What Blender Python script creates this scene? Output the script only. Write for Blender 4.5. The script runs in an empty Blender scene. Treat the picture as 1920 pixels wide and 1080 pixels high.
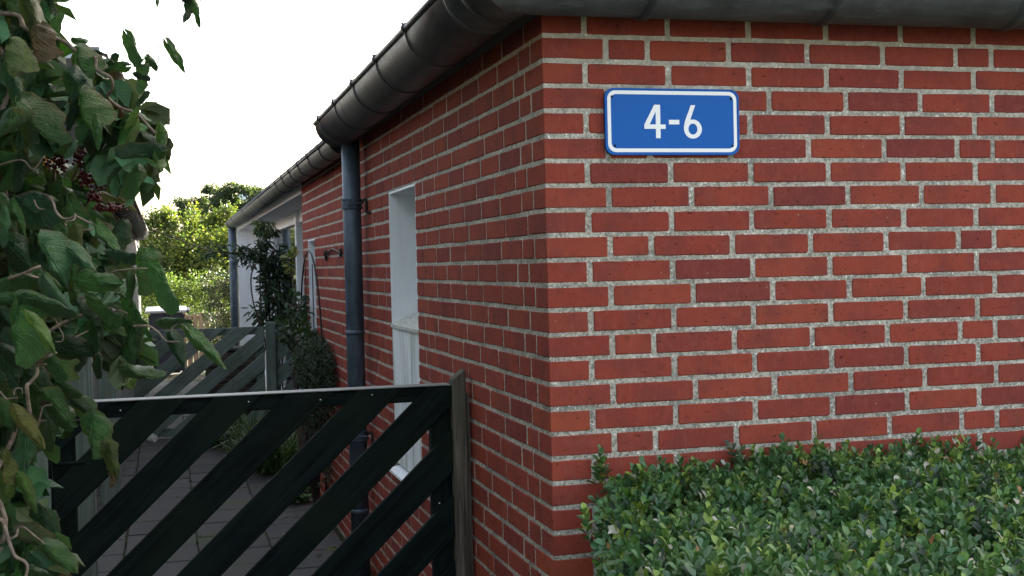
import bpy, bmesh, math, random
import numpy as np
from mathutils import Vector, Matrix, Euler, noise as mnoise
random.seed(11); rng = np.random.default_rng(11)
SC = bpy.context.scene
COL = SC.collection
H = 2.31          # ground to reference line of the gutter; heights measured from the gutter get + H
R_ = math.radians

# ------------------------------------------------------------------ camera
cd = bpy.data.cameras.new("camera"); cam = bpy.data.objects.new("camera", cd); COL.objects.link(cam)
cd.sensor_width = 36.0; cd.lens = 2384.13 / 1920 * 36.0; cd.clip_start = 0.05; cd.clip_end = 600
CR = Matrix(((0.96462064, 0.02764651, -0.26218826), (-0.26259032, 0.01201847, -0.96483257), (-0.02352315, 0.99954551, 0.01885297)))
cam.matrix_world = Matrix.Translation((-0.98027, -3.24691, -0.70503 + H)) @ CR.to_4x4()
SC.camera = cam

# ------------------------------------------------------------------ light
SUN_EL, SUN_AZ = R_(17), R_(49)            # azimuth measured clockwise from +Y
w = bpy.data.worlds.new("World"); SC.world = w; w.use_nodes = True
nt = w.node_tree; nt.nodes.clear()
sky = nt.nodes.new("ShaderNodeTexSky"); sky.sky_type = 'NISHITA'; sky.sun_disc = False
sky.sun_elevation = SUN_EL; sky.sun_rotation = SUN_AZ
sky.air_density = 1.0; sky.dust_density = 4.0; sky.ozone_density = 1.0; sky.altitude = 0
bg = nt.nodes.new("ShaderNodeBackground"); bg.inputs['Strength'].default_value = 0.15
wo = nt.nodes.new("ShaderNodeOutputWorld")
# thin high cloud whitens the clear sky
veil = nt.nodes.new("ShaderNodeMix"); veil.data_type = 'RGBA'; veil.inputs[0].default_value = 0.65
veil.inputs[7].default_value = (1.05, 0.98, 0.89, 1)
nt.links.new(sky.outputs[0], veil.inputs[6]); nt.links.new(veil.outputs[2], bg.inputs[0]); nt.links.new(bg.outputs[0], wo.inputs[0])
sd = bpy.data.lights.new("sun", 'SUN'); sd.energy = 4.0; sd.angle = R_(0.5); sd.color = (1.0, 0.93, 0.80)
so = bpy.data.objects.new("sun", sd); COL.objects.link(so)
sv = Vector((math.sin(SUN_AZ) * math.cos(SUN_EL), math.cos(SUN_AZ) * math.cos(SUN_EL), math.sin(SUN_EL)))
so.rotation_euler = sv.to_track_quat('Z', 'Y').to_euler(); so.location = (6, 10, 12)
SC.view_settings.view_transform = 'Standard'; SC.view_settings.look = 'None'
SC.view_settings.gamma = 1.0; SC.view_settings.use_curve_mapping = False
SC.view_settings.exposure = 3.3
try:
    SC.cycles.use_denoising = True
    SC.cycles.max_bounces = 6
    SC.cycles.transparent_max_bounces = 8
except Exception: pass

# ------------------------------------------------------------------ materials
def new_mat(name):
    m = bpy.data.materials.new(name); m.use_nodes = True
    n = m.node_tree; n.nodes.clear()
    out = n.nodes.new('ShaderNodeOutputMaterial'); p = n.nodes.new('ShaderNodeBsdfPrincipled')
    n.links.new(p.outputs[0], out.inputs[0])
    return m, n, p, out
class NB:
    """short hand for node building"""
    def __init__(s, n): s.n = n
    def node(s, t, **k):
        x = s.n.nodes.new(t)
        for a, b in k.items(): setattr(x, a, b)
        return x
    def link(s, a, b): s.n.links.new(a, b)
    def setin(s, sock, v):
        if hasattr(v, 'is_output') or isinstance(v, bpy.types.NodeSocket): s.link(v, sock)
        else: sock.default_value = v
    def math(s, op, a, b=0.0, c=None, clamp=False):
        x = s.node('ShaderNodeMath', operation=op); x.use_clamp = clamp
        s.setin(x.inputs[0], a); s.setin(x.inputs[1], b)
        if c is not None: s.setin(x.inputs[2], c)
        return x.outputs[0]
    def mix(s, f, a, b, bt='MIX'):
        x = s.node('ShaderNodeMix', data_type='RGBA', blend_type=bt)
        s.setin(x.inputs[0], f)
        for i, v in ((6, a), (7, b)):
            if isinstance(v, tuple) and len(v) == 3: v = (*v, 1)
            s.setin(x.inputs[i], v)
        return x.outputs[2]
    def ramp(s, f, stops, interp='LINEAR'):
        x = s.node('ShaderNodeValToRGB'); r = x.color_ramp; r.interpolation = interp
        while len(r.elements) < len(stops): r.elements.new(0.5)
        for e, (p, c) in zip(r.elements, stops):
            e.position = p; e.color = (*c, 1) if isinstance(c, tuple) else (c, c, c, 1)
        s.setin(x.inputs[0], f); return x.outputs[0]
    def noise(s, vec, scale, detail=3, rough=0.55, dist=0.0):
        x = s.node('ShaderNodeTexNoise'); x.inputs['Scale'].default_value = scale
        x.inputs['Detail'].default_value = detail; x.inputs['Roughness'].default_value = rough
        x.inputs['Distortion'].default_value = dist
        if vec is not None: s.link(vec, x.inputs['Vector'])
        return x.outputs[0]
    def vscale(s, vec, sc):
        x = s.node('ShaderNodeVectorMath', operation='MULTIPLY'); s.link(vec, x.inputs[0]); x.inputs[1].default_value = sc
        return x.outputs[0]
    def vadd(s, vec, v):
        x = s.node('ShaderNodeVectorMath', operation='ADD'); s.link(vec, x.inputs[0]); s.setin(x.inputs[1], v)
        return x.outputs[0]
    def pos(s): return s.node('ShaderNodeNewGeometry').outputs['Position']
    def obj(s): return s.node('ShaderNodeTexCoord').outputs['Object']
    def uv(s): return s.node('ShaderNodeTexCoord').outputs['UV']
    def rnd(s): return s.node('ShaderNodeObjectInfo').outputs['Random']
    def ocol(s): return s.node('ShaderNodeObjectInfo').outputs['Color']
    def attr(s, name):
        x = s.node('ShaderNodeAttribute'); x.attribute_name = name; return x
    def bump(s, p, h, strength=0.4, dist=0.002):
        x = s.node('ShaderNodeBump'); x.inputs['Strength'].default_value = strength; x.inputs['Distance'].default_value = dist
        s.link(h, x.inputs['Height']); s.link(x.outputs[0], p.inputs['Normal']); return x
    def xyz(s, vec):
        x = s.node('ShaderNodeSeparateXYZ'); s.link(vec, x.inputs[0]); return x.outputs

def mat_brick():
    m, n, p, o = new_mat('brick'); b = NB(n)
    r = b.math('FRACT', b.math('ADD', b.rnd(), b.attr('rnd').outputs['Fac']))
    off = b.node('ShaderNodeCombineXYZ'); b.link(b.math('MULTIPLY', r, 37.0), off.inputs[0]); b.link(b.math('MULTIPLY', r, 11.0), off.inputs[2])
    P = b.vadd(b.pos(), off.outputs[0])
    base = b.ramp(r, [(0.0, (.262, .051, .035)), (.2, (.284, .058, .038)), (.4, (.246, .048, .034)), (.64, (.298, .062, .038)), (.84, (.228, .046, .036)), (.93, (.188, .042, .038)), (.96, (.325, .072, .038)), (1.0, (.262, .051, .035))])
    cl = b.noise(P, 9.0, 2, .5)
    c = b.mix(b.ramp(cl, [(.42, 0.0), (.66, .5)]), base, (.135, .042, .040))
    c = b.mix(b.ramp(b.noise(P, 26.0, 4, .7), [(.50, 0.0), (.72, .45)]), c, (.300, .085, .058))
    c = b.mix(b.ramp(b.noise(P, 18.0, 5, .75), [(.30, .55), (.44, 0.0)]), c, (.110, .032, .028))
    dk = b.noise(P, 4.0, 2, .5)
    c = b.mix(b.ramp(dk, [(.64, 0.0), (.78, .5)]), c, (.095, .030, .028))
    gr = b.noise(b.vscale(P, (1.2, 1.2, 1.2)), 420.0, 3, .7)
    c = b.mix(b.ramp(gr, [(.30, .35), (.50, 0.0)]), c, (.14, .032, .024))
    c = b.mix(b.ramp(gr, [(.62, 0.0), (.80, .35)]), c, (.44, .15, .10))
    st = b.noise(b.vscale(P, (1, 1, .12)), 160.0, 2, .6)
    c = b.mix(b.ramp(st, [(.56, 0.0), (.78, .30)]), c, (.40, .10, .068))
    # pits and nicks
    pt = b.noise(b.vscale(P, (1, 1, 2.6)), 42.0, 3, .75)
    pit = b.ramp(pt, [(.625, 0.0), (.66, 1.0)])
    c = b.mix(b.math('MULTIPLY', pit, .75), c, (.035, .012, .012))
    # lime specks
    sp = b.noise(P, 95.0, 1, .5)
    c = b.mix(b.ramp(sp, [(.775, 0.0), (.80, .5)]), c, (.55, .42, .36))
    b.link(c, p.inputs['Base Color']); p.inputs['Roughness'].default_value = .9
    p.inputs['Specular IOR Level'].default_value = .1
    h = b.math('ADD', b.math('MULTIPLY', gr, .25), b.math('MULTIPLY', b.noise(P, 60.0, 4, .6), .6))
    h = b.math('SUBTRACT', h, b.math('MULTIPLY', pit, 1.2))
    b.bump(p, h, .55, .0016)
    return m

def mat_mortar():
    m, n, p, o = new_mat('mortar'); b = NB(n); P = b.pos()
    z = b.xyz(P)[2]
    n1 = b.noise(P, 120.0, 4, .8)
    n2 = b.noise(P, 45.0, 4, .7)
    n3 = b.noise(P, 7.0, 3, .6)
    c = b.mix(b.ramp(n2, [(.35, 0.0), (.62, 1.0)]), (.40, .365, .305), (.63, .585, .50))
    # lichen and soot grow thicker towards the ground
    low = b.ramp(b.math('DIVIDE', z, H), [(.30, 1.0), (.86, .75), (.97, .1)])
    sp = b.ramp(b.math('ADD', n1, b.math('MULTIPLY', n3, .25)), [(.59, 0.0), (.69, 1.0)])
    c = b.mix(b.math('MULTIPLY', sp, b.math('MULTIPLY', low, .85)), c, (.13, .13, .11))
    g = b.ramp(b.math('ADD', b.math('MULTIPLY', n3, .7), b.math('MULTIPLY', n2, .3)), [(.52, 0.0), (.62, .6)])
    c = b.mix(b.math('MULTIPLY', g, low), c, (.23, .235, .21))
    n4 = b.noise(P, 105.0, 2, .6)
    c = b.mix(b.ramp(n4, [(.64, 0.0), (.69, .9)]), c, (.85, .84, .80))
    b.link(c, p.inputs['Base Color']); p.inputs['Roughness'].default_value = .95
    p.inputs['Specular IOR Level'].default_value = .2
    h = b.math('ADD', b.math('MULTIPLY', n1, .8), b.math('MULTIPLY', n2, 1.2))
    b.bump(p, h, 1.0, .006)
    return m

def mat_wood(name, col, dark, rough=.75, grain=1.0, green=None, spec=.3):
    """grain runs along local X"""
    m, n, p, o = new_mat(name); b = NB(n)
    off = b.node('ShaderNodeCombineXYZ'); b.link(b.math('MULTIPLY', b.rnd(), 17.0), off.inputs[1]); b.link(b.math('MULTIPLY', b.rnd(), 9.0), off.inputs[0])
    P = b.vadd(b.obj(), off.outputs[0])
    g1 = b.noise(b.vscale(P, (1.6, 34, 34)), 1.6, 5, .65, .6)
    g2 = b.noise(b.vscale(P, (3, 120, 120)), 2.0, 3, .6)
    bl = b.noise(P, 3.0, 3, .6)
    c = b.mix(b.ramp(g1, [(.36, 0.0), (.66, 1.0)]), dark, col)
    c = b.mix(b.ramp(g2, [(.30, .5 * grain), (.5, 0.0)]), c, tuple(x * .45 for x in dark))
    if green: c = b.mix(b.ramp(bl, [(.45, 0.0), (.70, .7)]), c, green)
    b.link(c, p.inputs['Base Color']); p.inputs['Roughness'].default_value = rough
    p.inputs['Specular IOR Level'].default_value = spec
    b.bump(p, b.math('ADD', g1, b.math('MULTIPLY', g2, .5)), .45 * grain, .002)
    return m

def mat_zinc(name, c0, c1, rough=.5, metal=.35, streak=(.9, 1, 1)):
    m, n, p, o = new_mat(name); b = NB(n); P = b.pos()
    a = b.noise(P, 6.0, 4, .65); a2 = b.noise(b.vscale(P, streak), 38.0, 4, .7)
    c = b.mix(b.ramp(a, [(.35, 0.0), (.68, 1.0)]), c0, c1)
    c = b.mix(b.ramp(a2, [(.52, 0.0), (.76, .5)]), c, tuple(min(1, x * 1.9 + .01) for x in c1))
    c = b.mix(b.ramp(a2, [(.26, .55), (.44, 0.0)]), c, tuple(x * .4 for x in c0))
    b.link(c, p.inputs['Base Color']); p.inputs['Metallic'].default_value = metal
    b.link(b.ramp(a2, [(.3, rough - .08), (.7, rough + .14)]), p.inputs['Roughness'])
    b.bump(p, b.math('ADD', a2, b.math('MULTIPLY', a, 2.0)), .22, .003)
    return m

def mat_plain(name, col, rough=.5, metal=0.0, var=.15, scale=8.0, spec=.5, bump=.0):
    m, n, p, o = new_mat(name); b = NB(n); P = b.obj()
    a = b.noise(P, scale, 4, .6)
    c = b.mix(b.ramp(a, [(.3, 0.0), (.7, 1.0)]), tuple(x * (1 - var) for x in col), tuple(min(1, x * (1 + var)) for x in col))
    b.link(c, p.inputs['Base Color']); p.inputs['Roughness'].default_value = rough; p.inputs['Metallic'].default_value = metal
    p.inputs['Specular IOR Level'].default_value = spec
    if bump: b.bump(p, b.noise(P, scale * 8, 3, .6), bump, .002)
    return m

def mat_paint_dirty(name, col, dirt, amount=.5, axis=2):
    """painted surface with rain streaks running down"""
    m, n, p, o = new_mat(name); b = NB(n); P = b.pos()
    s = b.noise(b.vscale(P, (11, 11, .7)), 1.6, 4, .6)
    q = b.noise(P, 22.0, 4, .65)
    c = b.mix(b.math('MULTIPLY', b.ramp(s, [(.42, 0.0), (.66, 1.0)]), amount), col, dirt)
    c = b.mix(b.ramp(q, [(.55, 0.0), (.75, .35 * amount)]), c, tuple(x * .7 for x in dirt))
    b.link(c, p.inputs['Base Color']); p.inputs['Roughness'].default_value = .6
    b.bump(p, b.noise(P, 140.0, 3, .6), .3, .001)
    return m

def mat_leaf(name, under=(.10, .16, .07), rough=.42, trans=.25, use_obj=True, vein=.5, hole=True, spec=.45, edge=None):
    m, n, p, o = new_mat(name); b = NB(n)
    uv = b.uv(); u, v, _ = b.xyz(uv)
    if use_obj: base = b.ocol()
    else: base = b.attr('tone').outputs['Color']
    P = b.obj() if use_obj else b.pos()
    rn = b.math('MULTIPLY', b.rnd(), 7.0)
    of = b.node('ShaderNodeCombineXYZ'); b.link(rn, of.inputs[0]); b.link(rn, of.inputs[1])
    Q = b.vadd(P, of.outputs[0])
    bl = b.noise(Q, 4.0 if use_obj else 30.0, 4, .65)
    c = b.mix(b.ramp(bl, [(.38, .55), (.55, 0.0)]), base, b.mix(1.0, base, (.50, .62, .60), 'MULTIPLY'))
    c = b.mix(b.ramp(bl, [(.56, 0.0), (.74, .60)]), c, b.mix(1.0, base, (1.9, 1.45, .75), 'MULTIPLY'))
    av = b.math('ABSOLUTE', b.math('SUBTRACT', v, .5))           # 0 midrib .. .5 edge
    vn = b.math('SINE', b.math('MULTIPLY', b.math('SUBTRACT', u, b.math('MULTIPLY', av, .75)), 46.0))
    rib = b.ramp(vn, [(.86, 0.0), (1.0, 1.0)])
    mid = b.ramp(av, [(.0, 1.0), (.035, 0.0)])
    ve = b.math('MAXIMUM', rib, mid)
    c = b.mix(b.math('MULTIPLY', ve, vein), c, b.mix(1.0, base, (2.3, 1.9, 1.6), 'MULTIPLY'))
    if edge:
        e = b.math('ADD', av, b.math('MULTIPLY', bl, .18))
        c = b.mix(b.ramp(e, [(.52, 0.0), (.60, .6)]), c, edge)
    back = b.node('ShaderNodeNewGeometry').outputs['Backfacing']
    c = b.mix(b.math('MULTIPLY', back, .55), c, under)
    b.link(c, p.inputs['Base Color']); p.inputs['Roughness'].default_value = rough
    p.inputs['Specular IOR Level'].default_value = spec
    fine = b.noise(Q, 17.0 if use_obj else 200.0, 5, .75, .4)
    hh = b.math('ADD', b.math('MULTIPLY', rib, -.35), b.math('MULTIPLY', fine, 1.6))
    b.bump(p, b.math('SUBTRACT', hh, b.math('MULTIPLY', mid, .8)), 1.0, .022 if use_obj else .001)
    t = b.node('ShaderNodeBsdfTranslucent'); b.link(b.mix(1.0, c, (1.5, 1.6, .6), 'MULTIPLY'), t.inputs[0])
    mx = b.node('ShaderNodeMixShader'); mx.inputs[0].default_value = trans
    b.link(p.outputs[0], mx.inputs[1]); b.link(t.outputs[0], mx.inputs[2]); b.link(mx.outputs[0], o.inputs[0])
    return m

def mat_tile():
    m, n, p, o = new_mat('paving_slab'); b = NB(n); P = b.pos()
    r = b.rnd()
    base = b.ramp(r, [(0, (.036, .035, .036)), (.5, (.050, .047, .046)), (1, (.028, .028, .030))])
    g = b.noise(P, 170.0, 3, .75); q = b.noise(P, 2.2, 4, .65)
    c = b.mix(b.ramp(g, [(.34, .6), (.52, 0.0)]), base, (.05, .05, .055))
    c = b.mix(b.ramp(g, [(.64, 0.0), (.75, .6)]), c, (.16, .155, .15))
    c = b.mix(b.ramp(q, [(.54, 0.0), (.66, .75)]), c, (.040, .052, .018))
    b.link(c, p.inputs['Base Color']); p.inputs['Roughness'].default_value = .85
    b.bump(p, g, .6, .002)
    return m

def mat_ground():
    m, n, p, o = new_mat('ground_soil'); b = NB(n); P = b.pos()
    q = b.noise(P, .6, 4, .6); g = b.noise(P, 35.0, 4, .7)
    c = b.mix(b.ramp(q, [(.42, 0.0), (.55, 1.0)]), (.06, .048, .034), (.055, .085, .025))
    c = b.mix(b.ramp(g, [(.35, .7), (.6, 0.0)]), c, (.02, .02, .012))
    b.link(c, p.inputs['Base Color']); p.inputs['Roughness'].default_value = .95
    b.bump(p, g, .8, .02)
    return m

def mat_roof():
    m, n, p, o = new_mat('roof_tile'); b = NB(n); P = b.pos(); x, y, z = b.xyz(P)
    nx, ny, _ = b.xyz(b.node('ShaderNodeNewGeometry').outputs['True Normal'])
    side = b.math('GREATER_THAN', b.math('ABSOLUTE', nx), b.math('ABSOLUTE', ny))
    run = b.math('ADD', b.math('MULTIPLY', side, y), b.math('MULTIPLY', b.math('SUBTRACT', 1.0, side), x))
    wv = b.math('SINE', b.math('MULTIPLY', run, 24.0)); st = b.math('FRACT', b.math('MULTIPLY', z, 5.0))
    q = b.noise(P, 9.0, 4, .7)
    c = b.mix(b.ramp(q, [(.3, 0.0), (.7, 1.0)]), (.038, .039, .043), (.075, .075, .076))
    c = b.mix(b.ramp(st, [(.0, .7), (.08, 0.0)]), c, (.012, .012, .013))
    b.link(c, p.inputs['Base Color']); p.inputs['Roughness'].default_value = .75
    b.bump(p, b.math('ADD', wv, b.math('MULTIPLY', st, -1.2)), 1.0, .03)
    return m

def mat_glass(name, col=(.02, .025, .03), rough=.04):
    m, n, p, o = new_mat(name)
    p.inputs['Base Color'].default_value = (*col, 1); p.inputs['Roughness'].default_value = rough
    p.inputs['Specular IOR Level'].default_value = .9
    return m

def mat_sheet():
    m, n, p, o = new_mat('translucent_sheet'); b = NB(n); P = b.pos()
    y = b.math('SINE', b.math('MULTIPLY', b.xyz(P)[1], 82.0))
    c = b.mix(b.ramp(y, [(.15, 0.0), (.6, 1.0)]), (.25, .30, .34), (.82, .86, .90))
    t = b.node('ShaderNodeBsdfTranslucent'); b.link(c, t.inputs[0]); b.link(c, p.inputs['Base Color'])
    p.inputs['Roughness'].default_value = .3
    mx = b.node('ShaderNodeMixShader'); mx.inputs[0].default_value = .75
    b.link(p.outputs[0], mx.inputs[1]); b.link(t.outputs[0], mx.inputs[2]); b.link(mx.outputs[0], o.inputs[0])
    return m

M = dict(
    brick=mat_brick(), mortar=mat_mortar(),
    gate=mat_wood('gate_paint', (.0075, .0150, .0145), (.0015, .0032, .0036), .78, 1.5, green=(.008, .017, .010), spec=.10),
    sheen_worn_edge=mat_wood('sheen_worn_top_edge', (.36, .37, .36), (.14, .15, .15), .6, 1.2, spec=.5),  # pale wood tone paints in sky sheen on the gate's top, with some wear
    gate_far=mat_wood('weathered_green_wood', (.185, .232, .205), (.105, .140, .122), .8, .8, green=(.05, .075, .045)),
    post_brown=mat_wood('weathered_brown_wood', (.175, .148, .120), (.050, .041, .034), .9, 1.8, green=(.05, .06, .045)),
    post_green=mat_wood('impregnated_wood', (.185, .225, .195), (.095, .120, .105), .82, .9, green=(.12, .16, .11)),
    beam=mat_wood('grey_beam_wood', (.150, .145, .130), (.060, .058, .052), .9, 1.4),
    board=mat_wood('grey_boards', (.30, .31, .29), (.15, .155, .145), .85, 1.0),
    palis=mat_wood('palisade_wood', (.34, .26, .17), (.16, .12, .08), .85, 1.0),
    zinc=mat_zinc('zinc_dark', (.044, .046, .052), (.088, .090, .100), .44, .35),
    zinc_front=mat_zinc('zinc_weathered', (.034, .038, .040), (.074, .080, .081), .60, .25, (.25, 1, 1)),
    zinc2=mat_zinc('zinc_brown', (.036, .035, .036), (.066, .063, .064), .45, .4),
    pipe=mat_zinc('zinc_blue', (.050, .070, .098), (.095, .128, .172), .50, .30, (1, 1, .2)),
    iron=mat_plain('black_iron', (.012, .012, .014), .55, .6),
    steel=mat_plain('screw_steel', (.65, .65, .66), .35, .6),
    white=mat_paint_dirty('white_paint', (.84, .87, .91), (.60, .64, .64), .30),
    white_stain=mat_paint_dirty('white_paint_stained', (.80, .84, .86), (.36, .41, .37), .85),
    sill=mat_plain('lichened_sill', (.50, .51, .46), .9, 0, .45, 60.0, .3, .8),
    frame=mat_plain('white_frame', (.86, .87, .90), .4, 0, .04),
    glass=mat_glass('window_glass'),
    dark=mat_plain('dark_interior', (.02, .02, .022), .9),
    tile=mat_tile(), ground=mat_ground(),
    joint_soil=mat_plain('joint_soil', (.022, .022, .016), .95, 0, .5, 40.0, .2, .8),
    concrete=mat_plain('concrete_edge', (.30, .29, .27), .9, 0, .3, 14.0, .3, .5),
    roof=mat_roof(),
    blue=mat_plain('sign_blue', (.0012, .105, .43), .45, 0, .03, 5.0, .22),
    signwhite=mat_plain('sign_white', (.90, .90, .90), .35, 0, .02, 5.0, .4),
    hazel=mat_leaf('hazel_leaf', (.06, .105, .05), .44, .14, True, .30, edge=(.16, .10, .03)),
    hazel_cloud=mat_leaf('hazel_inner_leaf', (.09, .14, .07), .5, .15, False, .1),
    berry_leaf=mat_leaf('berry_shrub_leaf', (.12, .17, .07), .40, .28, True, .30, edge=(.18, .10, .03)),
    box_leaf=mat_leaf('box_leaf', (.09, .19, .08), .22, .12, False, .12, spec=.8),
    twig=mat_plain('twig_bark', (.17, .13, .10), .8, 0, .5, 60.0, .3, .5),
    berry=mat_plain('berry_skin', (.085, .004, .007), .18, 0, .4, 300.0, .6),
    tree_leaf=mat_leaf('tree_leaf', (.11, .15, .06), .5, .46, False, .0),
    climber_leaf=mat_leaf('climber_leaf', (.05, .09, .05), .4, .2, False, .1),
    fern=mat_leaf('fern_leaf', (.10, .16, .05), .5, .3, False, .1),
    dark_bark=mat_plain('dark_bark', (.030, .024, .020), .9, 0, .4, 20.0, .3, .8),
    bark=mat_plain('bark', (.09, .07, .05), .9, 0, .4, 20.0, .3, .8),
    bin=mat_plain('bin_plastic', (.010, .014, .026), .45, 0, .1),
    binlid=mat_plain('bin_lid', (.30, .32, .35), .4, 0, .1),  # pale tone paints the sky's reflection on a navy lid
    sheet=mat_sheet(),
    lampglass=mat_plain('lamp_glass', (.60, .72, .78), .3),
    bag=mat_plain('white_plastic', (.75, .76, .80), .4, 0, .1),
    redroof=mat_plain('red_roof', (.42, .12, .05), .8, 0, .3, 12.0),
)

# ------------------------------------------------------------------ object helpers
def finish(o, parent=None, label=None, cat=None, group=None, kind=None):
    """children keep world coordinates: every builder writes its own matrix_basis in world space"""
    if parent is not None:
        o.parent = parent; o.matrix_parent_inverse = parent.matrix_basis.inverted()
    if label: o['label'] = label
    if cat: o['category'] = cat
    if group: o['group'] = group
    if kind: o['kind'] = kind
    return o
def empty(name, loc, label=None, cat=None, group=None, kind=None):
    o = bpy.data.objects.new(name, None); o.empty_display_size = .1; COL.objects.link(o); o.location = loc
    return finish(o, None, label, cat, group, kind)
def link(name, me, mat=None, parent=None, **k):
    if mat is not None and not me.materials: me.materials.append(mat)
    o = bpy.data.objects.new(name, me); COL.objects.link(o)
    return finish(o, parent, **k)
def mesh(name, verts, faces, smooth=False, uvs=None):
    me = bpy.data.meshes.new(name); me.from_pydata([tuple(v) for v in verts], [], faces); me.update()
    if smooth: me.polygons.foreach_set('use_smooth', [True] * len(me.polygons))
    return me
def bm_mesh(name, bm, smooth=False):
    me = bpy.data.meshes.new(name); bm.to_mesh(me); bm.free()
    if smooth: me.polygons.foreach_set('use_smooth', [True] * len(me.polygons))
    return me
def box_bm(bm, p0, p1):
    x0, y0, z0 = p0; x1, y1, z1 = p1
    v = [bm.verts.new(c) for c in ((x0, y0, z0), (x1, y0, z0), (x1, y1, z0), (x0, y1, z0), (x0, y0, z1), (x1, y0, z1), (x1, y1, z1), (x0, y1, z1))]
    for f in ((0, 3, 2, 1), (4, 5, 6, 7), (0, 1, 5, 4), (1, 2, 6, 5), (2, 3, 7, 6), (3, 0, 4, 7)): bm.faces.new([v[i] for i in f])
    return v
def box(name, p0, p1, mat, parent=None, bev=0.0, **k):
    """box in world coordinates, origin at its centre, longest axis becomes local X for wood grain"""
    p0 = Vector(p0); p1 = Vector(p1); c = (p0 + p1) / 2; d = p1 - p0
    ax = max(range(3), key=lambda i: abs(d[i]))
    rot = {0: Euler((0, 0, 0)), 1: Euler((0, 0, R_(90))), 2: Euler((0, R_(-90), 0))}[ax].to_matrix()
    ld = rot.inverted() @ d; ld = Vector((abs(ld.x), abs(ld.y), abs(ld.z))) / 2
    bm = bmesh.new(); box_bm(bm, -ld, ld)
    if bev: bmesh.ops.bevel(bm, geom=bm.edges[:], offset=bev, segments=1, affect='EDGES')
    me = bm_mesh(name, bm); me.materials.append(mat)
    o = link(name, me, None, parent, **k); o.matrix_basis = Matrix.Translation(c) @ rot.to_4x4()
    return o
def tube_geo(pts, rad, n=6, verts=None, faces=None, cap=True):
    """append a tube along pts to verts/faces"""
    verts = [] if verts is None else verts; faces = [] if faces is None else faces
    pts = [Vector(p) for p in pts]; base = len(verts); m = len(pts)
    nrm = None
    for i, p in enumerate(pts):
        t = (pts[min(i + 1, m - 1)] - pts[max(i - 1, 0)]).normalized()
        if nrm is None: nrm = t.orthogonal().normalized()
        nrm = (nrm - t * nrm.dot(t)).normalized(); bn = t.cross(nrm)
        r = rad(i / max(1, m - 1)) if callable(rad) else rad
        for k in range(n):
            a = 2 * math.pi * k / n; verts.append(p + (nrm * math.cos(a) + bn * math.sin(a)) * r)
    for i in range(m - 1):
        for k in range(n):
            a = base + i * n + k; bq = base + i * n + (k + 1) % n
            faces.append((a, bq, bq + n, a + n))
    if cap:
        faces.append(tuple(base + k for k in reversed(range(n)))); faces.append(tuple(base + (m - 1) * n + k for k in range(n)))
    return verts, faces
def smooth_path(pts, sub=4):
    pts = [Vector(p) for p in pts]; out = []
    for i in range(len(pts) - 1):
        p0 = pts[max(i - 1, 0)]; p1 = pts[i]; p2 = pts[i + 1]; p3 = pts[min(i + 2, len(pts) - 1)]
        for s in range(sub):
            t = s / sub
            out.append(0.5 * ((2 * p1) + (p2 - p0) * t + (2 * p0 - 5 * p1 + 4 * p2 - p3) * t * t + (3 * p1 - p0 - 3 * p2 + p3) * t ** 3))
    out.append(pts[-1]); return out
def tube(name, pts, rad, mat, parent=None, n=8, **k):
    v, f = tube_geo(pts, rad, n)
    return link(name, mesh(name, v, f, True), mat, parent, **k)
def set_attr(me, name, vals, domain='FACE'):
    a = me.attributes.new(name, 'FLOAT', domain); a.data.foreach_set('value', vals)
def set_tone(me, cols):           # one colour per face
    a = me.attributes.new('tone', 'FLOAT_COLOR', 'CORNER')
    tot = np.zeros(len(me.polygons), dtype=np.int32); me.polygons.foreach_get('loop_total', tot)
    c = np.repeat(np.asarray(cols, dtype=np.float32), tot, axis=0)
    c4 = np.ones((len(c), 4), np.float32); c4[:, :3] = c
    a.data.foreach_set('color', c4.ravel())

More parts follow.
